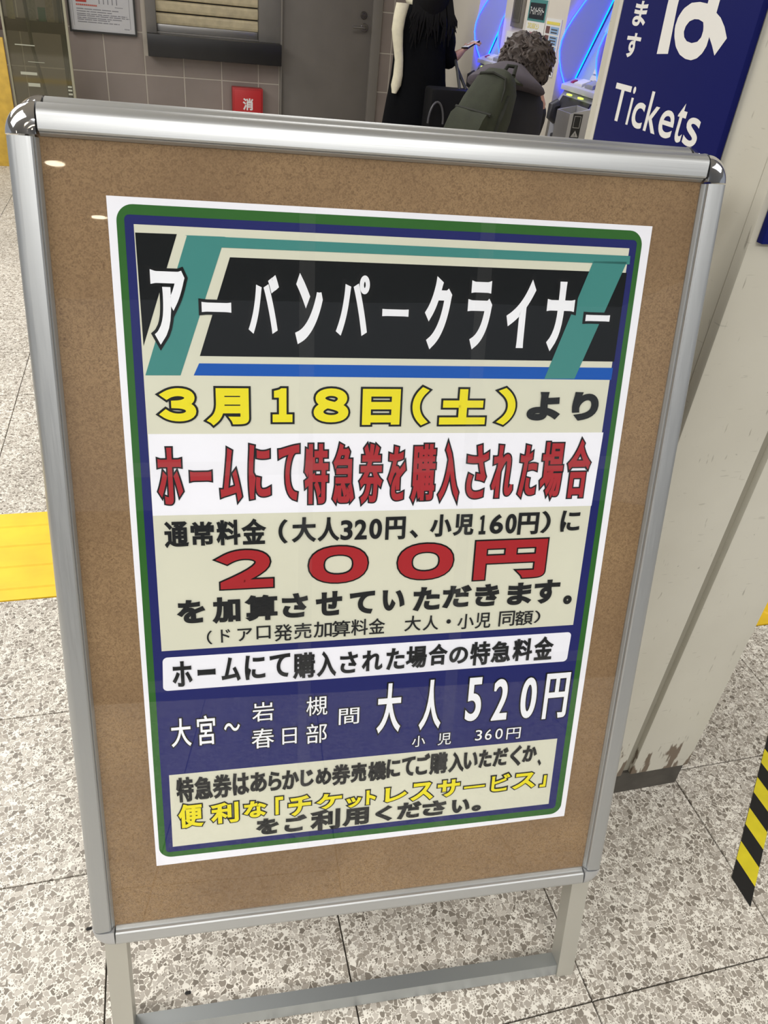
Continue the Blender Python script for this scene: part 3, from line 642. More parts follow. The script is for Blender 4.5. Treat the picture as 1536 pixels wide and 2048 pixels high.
MB().prism([(BX0+.018, .905), (BX0+.062, .905), (BX0+.062, 1.0), (BX0+.018, 1.0)], LT, 0, .0015).build('black_label', mat('label_black', (28, 28, 30), .4), bn)
b = MB().prism([(BX0+.022, .909), (BX0+.058, .909), (BX0+.040, .935)], LT, .0015, .0022)
b.prism([(BX0+.024, .945), (BX0+.056, .945), (BX0+.056, .947), (BX0+.024, .947)], LT, .0015, .0022).prism([(BX0+.024, .990), (BX0+.056, .990), (BX0+.056, .992), (BX0+.024, .992)], LT, .0015, .0022)
for xx in (.024, .054): b.prism([(BX0+xx, .947), (BX0+xx+.002, .947), (BX0+xx+.002, .990), (BX0+xx, .990)], LT, .0015, .0022)
b.build('warning_triangle', mat('label_grey', (170, 170, 170), .5), bn)
g = MB(); put_glyph(g, '!', BX0+.040, -.918, .003, .012, lambda x, y, h: (x, BY0-.0030-h, -y), 0, .0004); g.build('exclamation_mark', mat('label_black2', (30, 30, 30), .5), bn)

# notices on the cream panel between the machines
W_ = lambda y, z, h: (1.8995-h, -y, z)        # x runs along -Y (left to right as seen)
def rect(mb, ya, yb, z0, z1, h0, h1): return mb.prism([(-ya, z0), (-yb, z0), (-yb, z1), (-ya, z1)], W_, h0, h1)
ic = thing('intercom_panel', 'grey recessed metal intercom panel on the cream wall between ticket machines', 'intercom', (1.89, 4.53, 1.26))
rect(MB(), 4.60, 4.45, 1.262, 1.52, 0, .012).build('face_plate', mat('intercom_grey', (132, 128, 120), .4, .4), ic, bevel=.003)
rect(MB(), 4.575, 4.475, 1.285, 1.50, .0125, .016).build('inner_plate', mat('intercom_dark', (108, 105, 98), .4, .4), ic, bevel=.001)
b = MB()
for a in (4.56, 4.54, 4.52, 4.50): rect(b, a, a-.006, 1.30, 1.49, .0165, .018)
b.build('slot', mat('intercom_slot', (78, 76, 72), .5), ic)
PW = mat('notice_white', (206, 206, 204), .55); PK = mat('notice_ink', (70, 68, 70), .6); PR = mat('notice_red', (140, 52, 60), .6); PY_ = mat('notice_yellow', (206, 192, 90), .6); PB = mat('notice_blue', (128, 160, 196), .6); PT = mat('notice_teal', (64, 120, 118), .6); PD = mat('notice_dark', (32, 38, 44), .5)
mn = thing('small_liner_notice', 'small teal and black train notice on the cream wall, above the grey haired person', 'notice', (1.895, 4.29, 1.05))
rect(MB(), 4.405, 4.175, 1.045, 1.40, 0, .003).build('sheet', PW, mn)
b = MB(); rect(b, 4.400, 4.180, 1.302, 1.395, .0032, .004); b.build('teal_band', PT, mn)
b = MB(); rect(b, 4.385, 4.195, 1.312, 1.380, .0042, .005); b.build('dark_banner', PD, mn)
def wtext(s, ya, yb, z0, z1, h, m, par, nm='lettering', gr=.0006):
    g = MB(); n = len(s); wv = (ya-yb)/n
    T = lambda x, y, hh: (1.8995-hh, -x, -y)
    for k, ch in enumerate(s):
        if ch != ' ': put_glyph(g, ch, -(ya-(k+.5)*wv), -(z0+z1)/2, wv*.88, (z1-z0)*(.2 if ch == 'ー' else 1), T, h, gr)
    return g.build(nm, m, par, facing=Vector((-1, 0, 0)))
wtext('アーバンパークライナー', 4.375, 4.205, 1.330, 1.362, .0054, PW, mn)
wtext('３月１８日（土）', 4.385, 4.24, 1.270, 1.293, .0036, PY_, mn)
wtext('ホームにて特急券を購入', 4.395, 4.185, 1.215, 1.258, .0036, PR, mn, gr=.0012)
wtext('通常料金大人小児円に', 4.39, 4.19, 1.190, 1.206, .0036, PK, mn)
wtext('２００円', 4.36, 4.21, 1.150, 1.182, .0036, PR, mn, gr=.001)
ln = thing('fare_list_notice', 'white notice with blue boxes and yellow bars right of the small train notice', 'notice', (1.895, 4.07, 1.08))
rect(MB(), 4.165, 3.985, 1.085, 1.325, 0, .003).build('sheet', PW, ln)
rect(MB(), 4.150, 4.000, 1.300, 1.312, .0032, .004).build('yellow_bar', PY_, ln)
rect(MB(), 4.150, 4.000, 1.172, 1.184, .0032, .004).build('yellow_bar', PY_, ln)
for z0, z1 in ((1.262, 1.292), (1.216, 1.254), (1.190, 1.210), (1.110, 1.166)):
    o = rect(MB(), 4.095, 4.002, z0, z1, .0032, .004).build('blue_box', PB, ln)
    b = MB()
    for q in range(max(1, int((z1-z0)/.012))): rect(b, 4.085, 4.015, z0+.004+q*.012, z0+.009+q*.012, .0042, .0046)
    b.build('text_lines', PK, ln)
b = MB()
for z0, z1 in ((1.262, 1.292), (1.216, 1.254), (1.19, 1.21)): rect(b, 4.150, 4.105, z0, z1, .0032, .004)
b.build('dark_cell', mat('notice_brown', (100, 70, 70), .6), ln)
pn = thing('white_paper_notice', 'plain white paper notice with one grey line, left of the small train notice', 'notice', (1.895, 4.54, 1.05))
rect(MB(), 4.655, 4.420, 1.06, 1.238, 0, .003).build('sheet', PW, pn)
b = MB()
for k in range(6): rect(b, 4.635-k*.034, 4.612-k*.034, 1.190, 1.212, .0032, .0036)
b.build('text_lines', PK, pn)

# grey fittings on the back wall, seen between the person and the machine wall
ub = thing('utility_box', 'grey metal utility box on the back wall beside the machine wall', 'box', (2.44, YB-.06, 1.23))
MB().box((2.38, YB-.10, 1.23), (2.478, YB-.008, 1.60)).build('box_body', mat('utility_grey', (122, 120, 114), .5), ub, bevel=.004)
MB().box((2.392, YB-.104, 1.25), (2.466, YB-.101, 1.58)).build('box_door', mat('utility_grey_door', (104, 102, 97), .5), ub, bevel=.001)
pb = thing('pipe_valve', 'pale grey pipe with a valve under the utility box on the back wall', 'pipe', (2.5, YB-.05, 0))
PPM = mat('pipe_grey', (150, 146, 138), .45)
MB().tube([(2.505, YB-.05, .0), (2.505, YB-.05, 2.6)], .018, 10).build('pipe', PPM, pb, smooth=True)
MB().tube([(2.42, YB-.09, 1.195), (2.50, YB-.09, 1.19), (2.54, YB-.09, 1.20)], .014, 8).tube([(2.505, YB-.12, 1.17), (2.505, YB-.03, 1.17)], .024, 10).build('valve', PPM, pb, smooth=True)
kb = MB().box((2.37, YB-.16, .0), (2.52, YB-.08, 1.10)).build('cabinet', mat('beige_cabinet', (128, 120, 108), .5), None, bevel=.006)
tag(kb, 'narrow beige cabinet on the floor below the pipe valve against the back wall', 'cabinet')

# ---------------------------------------------------------------- sign stand
PO = Vector((-.11089, .86933, 1.23887))
PA = Vector((.99654, -.06783, -.00559)).normalized()
PB_ = Vector((-.02024, -.25505, -.96790)); PB_ = (PB_ - PA*PB_.dot(PA)).normalized()
PN = PB_.cross(PA).normalized()
if PN.y > 0: PN = -PN
PW_, PH = .715, 1.012
def F(x, y, h): return PO + PA*x + PB_*y + PN*h
mh = Vector((-PA.y, PA.x, 0)).normalized()          # horizontal, across the stand
p0 = F(0, -.030, -.0190)
def Bk(x, y, h):
    p = F(x, y, h); return p - mh*(2*(p-p0).dot(mh))
def alu(name, base, rough, horizontal=True):
    m = bpy.data.materials.new(name); m.use_nodes = True; nt = m.node_tree; b = nt.nodes['Principled BSDF']
    b.inputs['Base Color'].default_value = lin(base); b.inputs['Metallic'].default_value = .8; b.inputs['Roughness'].default_value = rough
    geo = N(nt, 'ShaderNodeNewGeometry'); mp = N(nt, 'ShaderNodeMapping'); mp.inputs['Scale'].default_value = (6, 6, 900) if horizontal else (900, 60, 8)
    nt.links.new(geo.outputs['Position'], mp.inputs['Vector']); n = noise(nt, mp.outputs[0], 1.0, 3)
    r = maprange(nt, n.outputs[0], .2, .8, rough-.05, rough+.08); nt.links.new(r, b.inputs['Roughness'])
    bp = N(nt, 'ShaderNodeBump'); bp.inputs['Strength'].default_value = .05; bp.inputs['Distance'].default_value = .0005
    nt.links.new(n.outputs[0], bp.inputs['Height']); nt.links.new(bp.outputs[0], b.inputs['Normal'])
    return m
ALH = alu('anodised_aluminium_rail', (190, 192, 192), .40); ALV = alu('anodised_aluminium_upright', (178, 180, 180), .42, False)
LEGM = mat('satin_leg_tube', (186, 184, 174), .42, .55); BARM = mat('satin_base_bar', (170, 174, 174), .38, .7)
CHROME = mat('polished_chrome', (225, 226, 230), .06, 1.0); PLAST = mat('satin_corner', (190, 192, 194), .35, .7)
RUB = mat('black_rubber', (22, 22, 22), .7)
PROF = [(0, -.006), (0, .0012), (.0030, .0060), (.0036, .0056), (.0040, .0096), (.0056, .0113), (.0190, .0126), (.0220, .0121), (.0246, .0104), (.0270, .0074), (.0290, .0032), (.0300, -.001), (.0300, -.0060), (.0294, -.0095), (.0278, -.0122), (.0255, -.0135), (.0220, -.0135), (.0205, -.006)]
def rail(T, p, q, out):
    """profile swept from p to q; out = outward direction in panel coordinates"""
    return [[T(s[0]+out[0]*t, s[1]+out[1]*t, h) for t, h in PROF] for s in (p, q)]
def corner(T, c, a0, a1, n=12):
    rg = []
    for i in range(n+1):
        a = math.radians(a0+(a1-a0)*i/n); dx, dy = math.cos(a), math.sin(a)
        rg.append([T(c[0]+dx*max(t, .0005), c[1]+dy*max(t, .0005), h+(0 if 0 < i < n else 0)) for t, h in PC])
    return rg
PC = [(0.0006, -.006), (.0006, .0128), (.006, .0134), (.0125, .0134), (.0190, .0128), (.0240, .0108), (.0278, .0072), (.0300, .002), (.0308, -.003), (.0308, -.0135), (.0290, -.0155), (.0006, -.0155)]
st = thing('sign_stand', 'silver aluminium A-frame poster stand with chrome upper corners in the foreground', 'sign stand', (F(.36, 1.28, 0).x, F(.36, 1.28, 0).y+.25, 0))
for T, front in ((F, True), (Bk, False)):
    for nm, p, q, o_, mm in (('top_rail', (.0015, 0), (PW_-.0015, 0), (0, -1), ALH), ('bottom_rail', (.0015, PH), (PW_-.0015, PH), (0, 1), ALH),
                             ('side_rail', (0, .0015), (0, PH-.0015), (-1, 0), ALV), ('side_rail', (PW_, .0015), (PW_, PH-.0015), (1, 0), ALV)):
        o = MB().rings(rail(T, p, q, o_)).build(nm, mm, st)
        for pl_ in o.data.polygons: pl_.use_smooth = True
        o.data.set_sharp_from_angle(angle=math.radians(28))
    for c, a0, a1, mm, lab in (((0, 0), 180, 270, CHROME, 1), ((PW_, 0), 270, 360, CHROME, 1), ((PW_, PH), 0, 90, PLAST, 0), ((0, PH), 90, 180, PLAST, 0)):
        o = MB().rings(corner(T, c, a0, a1)).build('corner_cap', mm, st)
        for pl_ in o.data.polygons: pl_.use_smooth = True
        o.data.set_sharp_from_angle(angle=math.radians(40))
        if lab: o['label'] = 'polished chrome corner cap'
    # legs and base bar
    for x0 in (-.0195, .7115):
        MB().box((x0, 1.0225, -.0430), (x0+.0300, 1.2720, -.0138), T).box((x0, .60, -.0430), (x0+.0300, 1.0225, -.0138), T).build('leg', LEGM, st)
        MB().box((x0+.001, 1.2722, -.0425), (x0+.029, 1.2775, -.0170), T).build('rubber_foot', RUB, st)
    MB().box((.0107, 1.2480, -.0425), (.7113, 1.2700, -.0170), T).build('base_bar', BARM, st)
    MB().box((-.004, -.004, -.0040), (PW_+.004, PH+.004, -.0005), T).build('backing_board', None or mat('mdf_board', (150, 122, 88), .75) if front else mat('grey_back', (90, 90, 90), .6), st)
# fibre look of the board
def mdf(m):
    nt = m.node_tree; b = nt.nodes['Principled BSDF']; geo = N(nt, 'ShaderNodeNewGeometry'); pos = geo.outputs['Position']
    n1 = noise(nt, pos, 7, 5).outputs[0]; n2 = noise(nt, pos, 330, 3, 1.5).outputs[0]; n3 = noise(nt, pos, 120, 4, 4).outputs[0]
    c = mixc(nt, maprange(nt, n1, .3, .7), lin((156, 128, 92)), lin((130, 104, 74)))
    c = mixc(nt, maprange(nt, n2, .42, .62, 0, .75), c, lin((112, 86, 58)))
    c = mixc(nt, maprange(nt, n3, .60, .68, 0, .6), c, lin((92, 68, 44)))
    c = mixc(nt, maprange(nt, n3, .26, .20, 0, .4), c, lin((184, 156, 116)))
    nt.links.new(c, b.inputs['Base Color'])
mdf(MATS['mdf_board'])
# hinge plates joining the two frames at the top
for x in (.10, .60):
    MB().box((x, -.028, -.034), (x+.03, .0, -.0155), F).build('hinge', CHR, st)
# clear cover sheet
def cover():
    m = bpy.data.materials.new('clear_cover_sheet'); m.use_nodes = True; nt = m.node_tree; nt.nodes.clear()
    out = N(nt, 'ShaderNodeOutputMaterial'); tr = N(nt, 'ShaderNodeBsdfTransparent'); tr.inputs[0].default_value = (.985, .985, .98, 1)
    gl = N(nt, 'ShaderNodeBsdfGlossy'); gl.inputs['Roughness'].default_value = .015; gl.inputs[0].default_value = (1, 1, 1, 1)
    geo = N(nt, 'ShaderNodeNewGeometry'); n = noise(nt, geo.outputs['Position'], 3.2, 1)
    bp = N(nt, 'ShaderNodeBump'); bp.inputs['Strength'].default_value = .05; bp.inputs['Distance'].default_value = .01
    nt.links.new(n.outputs[0], bp.inputs['Height']); nt.links.new(bp.outputs[0], gl.inputs['Normal'])
    dt = N(nt, 'ShaderNodeVectorMath', operation='DOT_PRODUCT'); nt.links.new(geo.outputs['Normal'], dt.inputs[0]); nt.links.new(geo.outputs['Incoming'], dt.inputs[1])
    g = math_(nt, 'POWER', math_(nt, 'SUBTRACT', 1.0, math_(nt, 'ABSOLUTE', dt.outputs['Value'])), 5.0)
    fr = math_(nt, 'ADD', math_(nt, 'MULTIPLY', g, .9), .022)
    mx = N(nt, 'ShaderNodeMixShader'); nt.links.new(fr, mx.inputs[0]); nt.links.new(tr.outputs[0], mx.inputs[1]); nt.links.new(gl.outputs[0], mx.inputs[2])
    nt.links.new(mx.outputs[0], out.inputs[0]); return m
cs = MB().box((-.003, -.003, .0046), (PW_+.003, PH+.003, .0050), F).build('cover_sheet', cover(), st)

# ---------------------------------------------------------------- the poster
CRN = [(.058, .050), (.662, .050), (.669, .905), (.062, .913)]
def Q(u, v, h):
    x = CRN[0][0]*(1-u)*(1-v)+CRN[1][0]*u*(1-v)+CRN[2][0]*u*v+CRN[3][0]*(1-u)*v
    y = CRN[0][1]*(1-u)*(1-v)+CRN[1][1]*u*(1-v)+CRN[2][1]*u*v+CRN[3][1]*(1-u)*v
    return F(x, y, h)
PWI, PHI = .606, .858
def QM(x, y, h): return Q(x/PWI, y/PHI, h)     # metric x,y on the poster
def paper(name, c, rough=.55, tint=None):
    m = bpy.data.materials.new(name); m.use_nodes = True; nt = m.node_tree; b = nt.nodes['Principled BSDF']
    geo = N(nt, 'ShaderNodeNewGeometry')
    n = noise(nt, geo.outputs['Position'], 5, 4); h = N(nt, 'ShaderNodeHueSaturation'); h.inputs['Color'].default_value = lin(c)
    nt.links.new(maprange(nt, n.outputs[0], .3, .7, .965, 1.03), h.inputs['Value']); nt.links.new(h.outputs[0], b.inputs['Base Color'])
    b.inputs['Roughness'].default_value = rough; b.inputs['Specular IOR Level'].default_value = .12
    bp = N(nt, 'ShaderNodeBump'); bp.inputs['Strength'].default_value = .25; bp.inputs['Distance'].default_value = .004
    n2 = noise(nt, geo.outputs['Position'], 11, 3); nt.links.new(n2.outputs[0], bp.inputs['Height']); nt.links.new(bp.outputs[0], b.inputs['Normal'])
    return m
K = {'paper': paper('poster_white', (240, 241, 250)), 'green': paper('print_green', (48, 100, 44)), 'blue': paper('print_blue', (33, 39, 102)), 'cream': paper('print_cream', (214, 214, 196)),
     'dark': paper('print_dark', (11, 15, 18)), 'teal': paper('print_teal', (66, 134, 130)), 'mid': paper('print_mid_blue', (16, 84, 176)),
     'white': paper('print_lettering_white', (240, 242, 248)), 'black': paper('print_black', (20, 22, 24)), 'yellow': paper('print_yellow', (232, 220, 36)), 'red': paper('print_red', (166, 42, 48)), 'ink': paper('print_ink', (34, 36, 38))}
po = thing('fare_poster', 'large white Japanese fare poster with green and blue border inside the stand', 'poster', F(.36, .91, .001))
def sheet(name, pts, m, h0, h1, par=po, r=0, label=None):
    """flat print: polygon in u,v; rounded corners of radius r metres"""
    P = [(u*PWI, v*PHI) for u, v in pts]
    if r:
        o = []
        for i, (x, y) in enumerate(P):
            a = Vector(P[i-1])-Vector((x, y)); b = Vector(P[(i+1) % len(P)])-Vector((x, y)); a.normalize(); b.normalize(); c = Vector((x, y))
            s = c+a*r; e = c+b*r; k = c+(a+b)*r
            for t in range(9):
                th = t/8*math.pi/2; o.append(tuple(k - b*r*math.cos(th) - a*r*math.sin(th)))
        P = o
    ob = MB().prism(P, QM, h0, h1).build(name, m, par)
    if label: ob['label'] = label
    return ob
sheet('poster_sheet', [(0, 0), (1, 0), (1, 1), (0, 1)], K['paper'], .0002, .0008)
SH = POSTER_SHAPES
sheet('border', SH['green'], K['green'], .0009, .0011, r=.017, label='green outer border with rounded corners')
sheet('border', SH['blue'], K['blue'], .0012, .0014, r=.005, label='dark blue inner border and ground')
sheet('printed_panel', SH['cream_top'], K['cream'], .0015, .0017, label='cream upper panel')
sheet('printed_panel', SH['band_white'], K['paper'], .0018, .0019, label='white band behind the red lettering')
sheet('printed_panel', SH['box_white'], K['paper'], .0015, .0017, r=.006, label='white rounded box')
sheet('printed_panel', SH['cream_low'], K['cream'], .0015, .0017, label='cream lower panel')
sheet('banner', SH['dark_left'], K['dark'], .0018, .0019, label='black wedge at the left of the banner')
sheet('banner', SH['dark_main'], K['dark'], .0018, .0019, label='black banner ground')
sheet('banner', SH['blue_bar'], K['mid'], .0018, .0019, label='bright blue bar')
sheet('banner', SH['teal_right'], K['teal'], .0020, .0021, label='teal slanted bar at the right')
sheet('banner', SH['teal_left'], K['teal'], .0018, .00195, label='teal slanted bar at the left')
sheet('banner', SH['teal_bar'], K['teal'], .0020, .0021, label='teal bar across the top')
for nm, fc, oc, bold, ol, gl in POSTER_TEXT:
    lab = {'title': 'white katakana title', 'date': 'yellow date lettering with black outline', 'red': 'red heading lettering with black outline', 'surcharge': 'large red amount lettering', 'ticketless': 'yellow lettering with black outline', 'adult': 'white price lettering', 'route': 'white station lettering'}.get(nm)
    if oc:
        b = MB()
        for ch, u, v, wd, ht in gl: put_glyph(b, ch, u*PWI, v*PHI, wd*PWI, ht*PHI, QM, .0024, bold+ol, clip=bold+ol)
        b.build('lettering_outline', K[oc], po, facing=PN)
    b = MB()
    for ch, u, v, wd, ht in gl: put_glyph(b, ch, u*PWI, v*PHI, wd*PWI, ht*PHI, QM, .0028, bold*(.6 if ch in 'パバビ' else 1), clip=bold+ol)
    o = b.build('lettering', K[fc], po, facing=PN)
    if lab: o['label'] = lab
# clear tape over the seams of the sheets the poster is pieced from
TAPE = bpy.data.materials.new('clear_tape'); TAPE.use_nodes = True
def _tape(m):
    nt = m.node_tree; nt.nodes.clear(); out = N(nt, 'ShaderNodeOutputMaterial'); tr = N(nt, 'ShaderNodeBsdfTransparent'); tr.inputs[0].default_value = (1, 1, 1, 1)
    df = N(nt, 'ShaderNodeBsdfDiffuse'); df.inputs[0].default_value = (.75, .75, .74, 1)
    mx = N(nt, 'ShaderNodeMixShader'); mx.inputs[0].default_value = .02; nt.links.new(tr.outputs[0], mx.inputs[1]); nt.links.new(df.outputs[0], mx.inputs[2]); nt.links.new(mx.outputs[0], out.inputs[0])
_tape(TAPE)
def strip(u0, v0, u1, v1, h):
    MB().add([QM(u0*PWI, v0*PHI, h), QM(u1*PWI, v0*PHI, h), QM(u1*PWI, v1*PHI, h), QM(u0*PWI, v1*PHI, h)], [(0, 1, 2, 3)]).build('clear_tape', TAPE, po, facing=PN)
for a in (.335, .668): strip(a-.014, 0, a+.014, 1, .0034)
for a in (.333, .664): strip(0, a-.010, 1, a+.010, .0037)

# ---------------------------------------------------------------- round ceiling downlights
LAMP = mat('downlight_glow', (255, 240, 214), .5, emit=(255, 238, 208), estr=26)
TRIMM = mat('downlight_trim', (220, 220, 218), .4)
for ix, x in enumerate((-1.33, -3.0)):
    for k in range(3):
        y = -1.3*k-2.59
        t = thing('downlight', 'round recessed ceiling downlight in the row above the walkway', 'ceiling light', (x, y, CEIL), 'round ceiling downlights')
        n = 20
        MB().rings([[(x+r*math.cos(a*2*math.pi/n), y+r*math.sin(a*2*math.pi/n), z) for a in range(n)] for r, z in ((.085, CEIL-.001), (.085, CEIL-.008), (.066, CEIL-.010), (.064, CEIL-.001))]).build('trim_ring', TRIMM, t)
        MB().rings([[(x+r*math.cos(a*2*math.pi/n), y+r*math.sin(a*2*math.pi/n), z) for a in range(n)] for r, z in ((.062, CEIL-.002), (.062, CEIL-.006))]).build('lamp', LAMP, t)

# ---------------------------------------------------------------- people
SKIN = mat('skin', (196, 150, 132), .5)
def ico(c, r, sub=4, fn=None):
    bm = bmesh.new(); bmesh.ops.create_icosphere(bm, subdivisions=sub, radius=1)
    vs = []
    for v in bm.verts:
        p = v.co.copy()
        if fn: p = fn(p)
        vs.append(Vector((c[0]+p.x*r[0], c[1]+p.y*r[1], c[2]+p.z*r[2])))
    fs = [[v.index for v in f.verts] for f in bm.faces]; bm.free()
    return vs, fs
def person_body(par, pel, hipw, kneeL, footL, kneeR, footR, chest, shL, elL, wrL, shR, elR, wrR, neck, head, m=SKIN, k=1.0):
    """one continuous skinned figure; the hands have five separate curled fingers"""
    J = []; E = []
    def j(p, r, r2=None): J.append((p[0], p[1], p[2], r*k, (r2 or r)*k)); return len(J)-1
    def e(a, b): E.append((a, b))
    P = j(pel, .105, .085); wst = j((Vector(pel)*.5+Vector(chest)*.5), .10, .08); ch = j(chest, .115, .085); nk = j(neck, .048); e(P, wst); e(wst, ch); e(ch, nk)
    hd0 = Vector(neck)*.55+Vector(head)*.45; h0 = j(hd0, .058); h1 = j(head, .078, .088); hv = (Vector(head)-Vector(neck)).normalized(); h2 = j(Vector(head)+hv*.075, .052, .062)
    e(nk, h0); e(h0, h1); e(h1, h2)
    for sgn, kn, ft in ((-1, kneeL, footL), (1, kneeR, footR)):
        hp = j((Vector(pel)*.55+Vector(kn)*.12+Vector(pel)*.33)+Vector((0, 0, -.02))+(Vector(kn)-Vector(pel)).cross(Vector((0, 0, 1)))*0, .085); e(P, hp)
        a = j(kn, .055); e(hp, a); b = j(Vector(ft)+Vector((0, 0, .08)), .036); e(a, b); c_ = j(Vector(ft)+Vector((.0, .0, .035)), .035); e(b, c_)
    for sh, el, wr, in ((shL, elL, wrL), (shR, elR, wrR)):
        a = j(sh, .052); e(ch, a); b = j(el, .038); e(a, b); c_ = j(wr, .024); e(b, c_)
        d = (Vector(wr)-Vector(el)).normalized(); sd = d.cross(Vector((0, 0, 1))).normalized(); up = sd.cross(d)
        pm = j(Vector(wr)+d*.05, .026, .014); e(c_, pm)
        for q, ln_ in ((-.027, .060), (-.009, .072), (.009, .068), (.027, .052)):
            f0 = j(Vector(wr)+d*.082+sd*q, .0088); e(pm, f0); f1 = j(Vector(wr)+d*(.082+ln_*.5)+sd*q*1.1-up*.012, .0080); e(f0, f1); f2 = j(Vector(wr)+d*(.082+ln_*.75)+sd*q*1.1-up*.036, .0070); e(f1, f2)
        t0_ = j(Vector(wr)+d*.035-sd*.034, .0100); e(pm, t0_); t1 = j(Vector(wr)+d*.068-sd*.046+up*.012, .0085); e(t0_, t1)
    return skin_chain('body', J, E, m, par, 0, 1)
def loft(mb, secs, n=20):
    """secs: centre, half width vector, half depth vector"""
    return mb.rings([[Vector(c)+Vector(a)*math.cos(t*2*math.pi/n)+Vector(b)*math.sin(t*2*math.pi/n) for t in range(n)] for c, a, b in secs])
def face(par, head, fwd, up):
    fwd = Vector(fwd).normalized(); up = Vector(up).normalized(); sd = fwd.cross(up).normalized(); head = Vector(head)
    for s in (-1, 1):
        vs, fs = ico(head+fwd*.083+sd*.031*s+up*.008, (.011, .011, .008), 2); MB().add(vs, fs).build('eye', mat('eye', (60, 50, 46), .3), par, smooth=True)
        vs, fs = ico(head+sd*.080*s-up*.002, (.012, .016, .028), 2); MB().add(vs, fs).build('ear', SKIN, par, smooth=True)
    MB().tube([head+fwd*.080+up*.014, head+fwd*.104-up*.022, head+fwd*.085-up*.032], [.008, .014, .008], 8).build('nose', SKIN, par, smooth=True)
    MB().tube([head+fwd*.084-up*.052+sd*.022, head+fwd*.092-up*.053, head+fwd*.084-up*.052-sd*.022], [.004, .007, .004], 8).build('mouth', mat('lips', (150, 90, 84), .5), par, smooth=True)

# person in the long black coat
BLACK = mat('black_coat', (3, 4, 7), .95, spec=.15, noise=.3, nscale=9, bump=.3, bscale=40); HAIRB = mat('black_hair', (7, 6, 7), .8, spec=.15, noise=.4, nscale=90)
Y1 = 5.0
p1 = thing('person', 'person in a long black coat with long dark hair and cream scarf, holding a phone', 'person', (1.53, Y1, 0))
person_body(p1, (1.53, Y1, .84), .09, (1.45, Y1, .46), (1.44, Y1, 0), (1.62, Y1+.02, .46), (1.62, Y1+.02, 0), (1.52, Y1, 1.14),
            (1.40, Y1, 1.27), (1.41, Y1+.06, 1.03), (1.60, Y1+.20, 1.05), (1.645, Y1, 1.27), (1.705, Y1+.0, 1.045), (1.755, Y1-.01, 1.090), (1.53, Y1, 1.34), (1.555, Y1+.03, 1.475))
face(p1, (1.555, Y1+.03, 1.485), (.5, .8, -.25), (0, 0, 1))
c_ = MB()
loft(c_, [((1.53, Y1, .34), (.235, 0, 0), (0, .17, 0)), ((1.53, Y1, .36), (.25, 0, 0), (0, .19, 0)), ((1.535, Y1, .60), (.222, 0, 0), (0, .18, 0)), ((1.53, Y1, .80), (.195, 0, 0), (0, .165, 0)),
          ((1.52, Y1, .95), (.163, 0, 0), (0, .15, 0)), ((1.515, Y1, 1.08), (.155, 0, 0), (0, .14, 0)), ((1.515, Y1, 1.20), (.152, 0, 0), (0, .135, 0)), ((1.52, Y1, 1.28), (.140, 0, 0), (0, .115, 0)),
          ((1.525, Y1, 1.325), (.105, 0, 0), (0, .09, 0)), ((1.53, Y1, 1.36), (.065, 0, 0), (0, .065, 0))], 28)
o = c_.build('coat', BLACK, p1, smooth=True); smoothstep(o, 1)
skin_chain('sleeve', [(1.415, Y1, 1.255, .062), (1.415, Y1+.05, 1.03, .058), (1.58, Y1+.18, 1.045, .046)], [(0, 1), (1, 2)], BLACK, p1)
skin_chain('sleeve', [(1.610, Y1, 1.255, .070), (1.665, Y1, 1.13, .080), (1.700, Y1, 1.040, .076), (1.748, Y1-.01, 1.078, .044)], [(0, 1), (1, 2), (2, 3)], BLACK, p1)
for x, y in ((1.44, Y1), (1.62, Y1+.02)):
    s = MB(); loft(s, [((x, y-.02, .0), (.042, 0, 0), (0, .10, 0)), ((x, y-.02, .03), (.044, 0, 0), (0, .105, 0)), ((x, y-.05, .075), (.038, 0, 0), (0, .055, 0)), ((x, y-.06, .25), (.046, 0, 0), (0, .05, 0))], 14); s.build('boot', mat('black_leather', (20, 20, 22), .4), p1, smooth=True)
rh = random.Random(11)
hb = MB()
loft(hb, [((1.525, Y1-.07, 1.17), (.06, 0, 0), (0, .03, 0)), ((1.525, Y1-.085, 1.24), (.095, 0, 0), (0, .045, 0)), ((1.53, Y1-.07, 1.33), (.105, 0, 0), (0, .075, 0)), ((1.545, Y1-.02, 1.44), (.105, 0, 0), (0, .11, 0)),
          ((1.555, Y1, 1.53), (.095, 0, 0), (0, .108, 0)), ((1.558, Y1+.01, 1.585), (.06, 0, 0), (0, .07, 0)), ((1.558, Y1+.01, 1.603), (.015, 0, 0), (0, .015, 0))], 24)
for k in range(46):
    a = rh.uniform(-1, 1); x = 1.53+a*.105; zl = rh.uniform(1.10, 1.22)
    hb.tube([(x, Y1-.06, 1.40), (x+a*.015, Y1-.125, 1.28), (x+a*.03+rh.uniform(-.01, .01), Y1-.135, (zl+1.28)/2), (x+a*.035+rh.uniform(-.02, .02), Y1-.14, zl)], [.012, .011, .008, .002], 5)
hb.build('hair', HAIRB, p1, smooth=True)
SCF = mat('cream_scarf', (206, 200, 176), .9, noise=.06, nscale=40, bump=.3, bscale=160)
sc = MB()
pts = [(806, 6), (799, 35), (795, 60), (796, 90), (798, 120), (796, 150), (792, 170), (788, 186)]
wd = [.045, .042, .040, .034, .030, .034, .036, .016]
rings_ = []
for (u, v), w__ in zip(pts, wd):
    p = at(u, v, Y1-.10); rings_.append((p, (w__*.85, 0, 0), (0, .022, 0)))
loft(sc, rings_, 12)
sc.build('scarf', SCF, p1, smooth=True)
MB().tube([(1.53+.10*math.cos(t), Y1+.075*math.sin(t), 1.335+.02*math.sin(t)) for t in [2*math.pi*i/16 for i in range(17)]], .032, 10).build('scarf_loop', SCF, p1, smooth=True)
